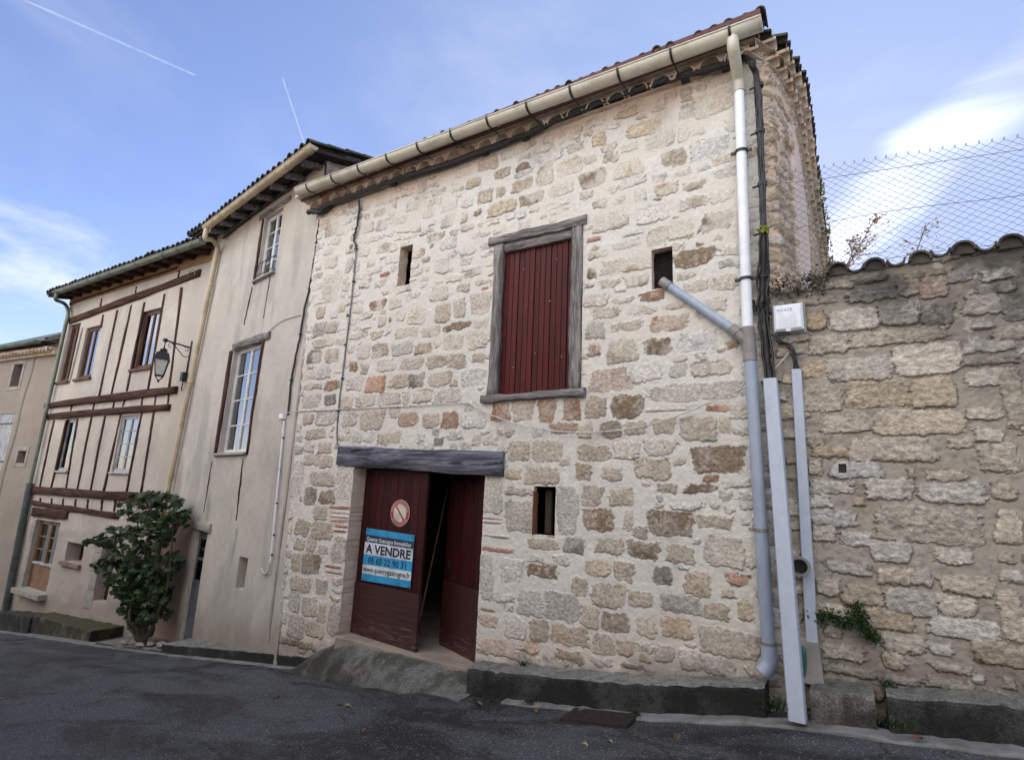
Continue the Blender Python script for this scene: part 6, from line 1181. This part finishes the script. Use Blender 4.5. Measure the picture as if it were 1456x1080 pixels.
# ================================================================== FENCE
fe = thing('wire_fence', (.6, .15, 3.6), 'rusty chain link fence with three tension wires standing on the boundary wall', 'fence')
FZ = lambda u: float(np.interp(u, [-.62, -.1, 1.45, 6], [4.95, 4.86, 4.69, 4.5]))
m_ = MB(); du = .082; dz = .074; segs = set(); u0_ = -.62
def fp(i, j):
    u = u0_+i*du/2; zt = FZ(u); s = (zt-3.62)/18; return np.array([u+.004*math.sin(j*1.7+i), .15+.004*math.sin(i*2.1+j), zt-j*s*.5*(1+.0)])
NI, NJ = int((5.0+.62)/du*2), 36
for i in range(NI):
    for j in range(NJ):
        if (i+j) % 2 == 0:
            for di in (-1, 1):
                if 0 <= i+di < NI: m_.tube([fp(i, j), fp(i+di, j+1)], .0020, 3, caps=False)
for i in range(0, NI, 2): P = fp(i, 0); m_.tube([P, P+(.004, 0, .028)], .0028, 3); m_.tube([P+(-.006, 0, 0), P+(-.004, 0, .025)], .0028, 3)
m_.build('chain_link', MT['wire'], fe)
for k, fz in enumerate((.05, .52, 1.0)):
    m_ = MB(); m_.tube([np.array([u, .148, FZ(u)-.075-fz*(FZ(u)-3.86)+(.02*math.sin(u*3) if k else 0)]) for u in np.linspace(-.62, 5, 40)], .0026, 4); m_.build('tension_wire', MT['wire'], fe)
for u in (3.3, ): m_ = MB(); m_.box(FM, u-.02, u+.02, -.19, -.15, 3.5, 4.75); m_.build('post', MT['steel'], fe)
# saplings behind the wall
def sapling(base, tip, n, label, seed, g='saplings behind the boundary wall'):
    r_ = np.random.default_rng(seed); base = np.asarray(base, float); tip = np.asarray(tip, float); st = MB(); lf = MB(); path = smoothpath([base, base*.5+tip*.5+r_.normal(0, .04, 3), tip], 8); st.tube(path, np.linspace(.008, .003, len(path)), 5)
    for i in range(n):
        t = r_.uniform(.25, 1); P = path[int(t*(len(path)-1))]; d = r_.normal(0, 1, 3)*(.20, .12, .08)*(1.15-t)*1.1+np.array([.06, 0, .05]); Q = P+d
        st.tube([P, Q], .002, 3)
        for k in range(4): leaves(lf, P+d*(k+1)/4, 2, (.018, .018, .018), .017, r_)
    o = thing('sapling', base, label, 'sapling', g); st.build('twigs', MT['bark'], o); lf.build('leaves', MT['sprig'], o)
def at_y(px_, py_, y): return eu(px_, py_, y)
sapling(at_y(1180, 420, .7), at_y(1243, 312, .7), 24, 'leftmost thin leafy sapling behind the coping, nearest the mossy eave', 1)
sapling(at_y(1275, 420, .7), at_y(1316, 322, .7), 24, 'thin leafy sapling behind the second and third coping tiles', 2)
sapling(at_y(1190, 400, .6), at_y(1205, 345, .6), 18, 'short bushy sprig behind the first coping tile', 3)
# small yellow green plant on the corner cable
m_ = MB(); P = side_pt(1083, 327, .06); leaves(m_, P, 16, (.03, .03, .035), .035, np.random.default_rng(2)); tag(m_.build('corner_sprout', MT['yellow_leaf'], None, base=P), 'small yellow green sprout on the corner cable of the stone house', 'plant')
# creeper on the boundary wall
m_ = MB(); r_ = np.random.default_rng(12); path = [(1160, 880), (1175, 873), (1190, 880), (1205, 887), (1215, 872), (1222, 865), (1220, 880), (1228, 893), (1238, 900), (1247, 912)]
for i in range(1100):
    k = r_.integers(0, len(path)-1); t = r_.uniform(); x = path[k][0]*(1-t)+path[k+1][0]*t; y = path[k][1]*(1-t)+path[k+1][1]*t; leaves(m_, FM.pt(x, y, .05+abs(r_.normal(0, .02))), 1, (.028, .012, .026), .016, r_)
o = m_.build('wall_creeper', MT['ivy'], None, base=FM.pt(1200, 885, .03)); tag(o, 'small dark green creeper growing from a joint of the boundary wall', 'plant')
m_ = MB(); m_.tube(smoothpath([FM.pt(x, y, .035) for x, y in path], 3), .006, 5); m_.build('stem', MT['bark'], o)
def tuft(px_, py_, y, n, sz, label, sd, mat='ivy'):
    P = eu(px_, py_, y); r_ = np.random.default_rng(sd); m_ = MB()
    for i in range(n):
        a = r_.uniform(0, 6.28); L = sz*r_.uniform(.6, 1.3); c = P+r_.normal(0, 1, 3)*(sz*.6, .015, .006); d = np.array([math.cos(a)*.5, math.sin(a)*.5-.2, 1])*L; s_ = np.array([-math.sin(a), math.cos(a), 0])*.006
        m_.add([c-s_, c+s_, c+d*.6+s_*.8, c+d+(d*(1, 1, 0))*.4, c+d*.6-s_*.8], [(0, 1, 2, 3, 4)])
    leaves(m_, P+(0, -.01, sz*.3), n//2, (sz*.7, .02, sz*.25), .012, r_)
    tag(m_.build('weed_tuft', MT[mat], None, base=P), label, 'weeds', 'weeds along the kerbs')
tuft(1105, 1010, -.42, 34, .10, 'weed tuft at the left foot of the wide leaning trunking', 1); tuft(1275, 1035, -.42, 30, .07, 'weed tuft on the pale strip below the first joint of the right kerb', 2); tuft(752, 1000, -.40, 18, .05, 'sparse weeds on the strip left of the drain grate', 3)
tuft(1262, 975, -.06, 18, .05, 'small dark weeds on top of the right kerb against the boundary wall', 4); tuft(745, 945, -.03, 26, .035, 'moss and weeds along the top of the kerb at the foot of the stone facade', 5); tuft(700, 1000, -.38, 18, .05, 'weeds in the corner where ramp and tall kerb meet', 6); tuft(905, 1015, -.5, 16, .04, 'weeds on the road edge just right of the drain grate', 7)

# ================================================================== FIG TREE
fb = FT.at(FT.px(208, 880, .75)[0], .75, float(zroad(FT.pt(208, 880, .75)[0]))+.12)
fig = thing('fig_tree', fb, 'bushy dark green fig tree growing against the half-timbered house', 'tree')
r_ = np.random.default_rng(44); st = MB(); lf = MB()
blobs = [((172, 762), 26, 22), ((150, 768), 14, 10), ((205, 725), 36, 18), ((238, 712), 18, 14), ((215, 760), 40, 30), ((240, 745), 22, 22), ((195, 795), 40, 26), ((165, 800), 22, 18), ((218, 815), 28, 30), ((235, 800), 14, 22), ((210, 850), 22, 26), ((212, 852), 30, 24), ((196, 835), 26, 22), ((206, 815), 34, 24), ((210, 872), 30, 16), ((205, 868), 22, 16), ((220, 838), 20, 24), ((185, 820), 22, 18), ((250, 730), 12, 12), ((190, 840), 18, 14), ((222, 705), 22, 8)]
def figleaf(c, s_, nrm, tang):
    b_ = np.cross(nrm, tang); P = [(0, -.5), (.18, -.30), (.48, -.30), (.34, -.02), (.62, .22), (.26, .22), (.12, .62), (-.06, .30), (-.30, .50), (-.30, .12), (-.60, .05), (-.34, -.12), (-.42, -.36), (-.15, -.30)]
    vs = [c+tang*(y*s_)+b_*(x*s_)+nrm*(-.18*s_*(x*x+y*y)*1.6) for x, y in P]+[c]; n = len(P); lf.add(vs, [(i, (i+1) % n, n) for i in range(n)])
for (cx_, cy_), rx, ry in blobs:
    cx_ -= 4; rx *= .66; ry *= .88; cu_, cz_ = FT.px(cx_, cy_, .75); sx_ = abs(FT.px(cx_+rx, cy_, .9)[0]-FT.px(cx_-rx, cy_, .9)[0])/2; sz_ = abs(FT.px(cx_, cy_-ry, .9)[1]-FT.px(cx_, cy_+ry, .9)[1])/2
    C0 = FT.at(cu_, .75, cz_); st.tube(wob(smoothpath([fb, fb*.6+C0*.4+r_.normal(0, .1, 3), C0], 4), .02, int(cx_)), np.linspace(.035, .012, 9), 6)
    for k in range(int(34+rx*ry*.14)):
        v = r_.normal(0, 1, 3); v /= np.linalg.norm(v); rad = r_.uniform(.35, 1.05)**.6; P = C0+FT.d*v[0]*sx_*rad+np.array([0, 0, v[2]*sz_*rad])+FT.n*v[1]*.36*rad
        nrm = v*.5+np.array([0, -.5, .8])*1.0+r_.normal(0, .45, 3); nrm /= np.linalg.norm(nrm); tg_ = np.cross(nrm, r_.normal(0, 1, 3)); tg_ = tg_+np.array([0, -.1, -.6]); tg_ -= nrm*(tg_@nrm); tg_ /= np.linalg.norm(tg_); figleaf(P, r_.uniform(.09, .18), nrm, -tg_)
        if k % 4 == 0: st.tube([C0+(P-C0)*.2, P], .007, 4, caps=False)
st.build('branches', MT['bark'], fig); lf.build('leaves', MT['fig'], fig)
# rubble stones at the foot of the fig
for i in range(9):
    u_ = FT.px(182+i*9, 888, .75)[0]; P = FT.at(u_, .75+r_.uniform(-.10, .1), 0); P[2] = float(zroad(P[0]))+.09; m_ = MB(); R3 = [r_.uniform(.05, .14), r_.uniform(.05, .09), r_.uniform(.03, .06)]; vs = []; fs = []
    for a in range(5):
        for b_ in range(8): th_ = math.pi*a/4; ph = 2*math.pi*b_/8; k_ = r_.uniform(.8, 1.15); vs.append(P+np.array([math.sin(th_)*math.cos(ph)*R3[0], math.sin(th_)*math.sin(ph)*R3[1], math.cos(th_)*R3[2]])*k_)
    for a in range(4):
        for b_ in range(8): fs.append((a*8+b_, a*8+(b_+1) % 8, (a+1)*8+(b_+1) % 8, (a+1)*8+b_))
    m_.add(vs, fs); tag(m_.build('loose_stone', MT['stone_trim'], None, base=P), 'loose pale stone in the row at the foot of the fig tree', 'stone', 'loose stones under the fig tree')

# ================================================================== OPPOSITE SIDE OF THE STREET (behind the camera, mirrored in the panes)
def opposite(x0, x1, y, h, col, label, sd):
    t = thing('street_house', ((x0+x1)/2, y, float(zroad((x0+x1)/2))), label, 'house', 'houses across the street'); fr = Frame((x1, y), math.pi); L = x1-x0; z0 = float(zroad(x0))-.5; z1 = float(zroad((x0+x1)/2))+h
    m_ = MB(); m_.box(fr, 0, L, -7, 0, z0, z1); m_.build('wall', plain(label[:12], col, .9, c2=tuple(q*.8 for q in col), scale=1.2), t)
    nw = max(1, int(L/2.6))
    for i in range(nw):
        for fl in (1.2, 3.9):
            if z0+fl+2.2 > z1: continue
            u_ = (i+.5)*L/nw; m_ = MB(); m_.box(fr, u_-.5, u_+.5, 0, .03, z0+fl+.5, z0+fl+2.0); w = m_.build('window', MT['white_paint'], t); m_ = MB(); m_.box(fr, u_-.42, u_-.03, .03, .035, z0+fl+.58, z0+fl+1.92); m_.box(fr, u_+.03, u_+.42, .03, .035, z0+fl+.58, z0+fl+1.92); m_.build('pane', MT['glass'], w)
    m_ = MB(); tg_ = .3; m_.prism([fr.at(-.1, .4, z1-.05), fr.at(L+.1, .4, z1-.05), fr.at(L+.1, -3.5, z1+3.9*tg_), fr.at(-.1, -3.5, z1+3.9*tg_)], (0, 0, -.08)); m_.prism([fr.at(-.1, -7.3, z1-.05), fr.at(L+.1, -7.3, z1-.05), fr.at(L+.1, -3.5, z1+3.75*tg_), fr.at(-.1, -3.5, z1+3.75*tg_)], (0, 0, -.08)); m_.build('roof', MT['tile_old'], t)
opposite(-30, -21.1, -7.8, 7.5, (.5, .40, .30), 'ochre house across the street, farthest downhill', 1)
opposite(-21, -12.1, -7.1, 8, (.55, .46, .38), 'cream house across the street facing the half-timbered house', 2)
opposite(-12, -3.1, -7.1, OPP_H, (.58, .47, .42), 'salmon house across the street facing the garage', 3)
opposite(-3, 8, -7.3, OPP_H2, (.60, .56, .52), 'pale house across the street facing the boundary wall', 4)
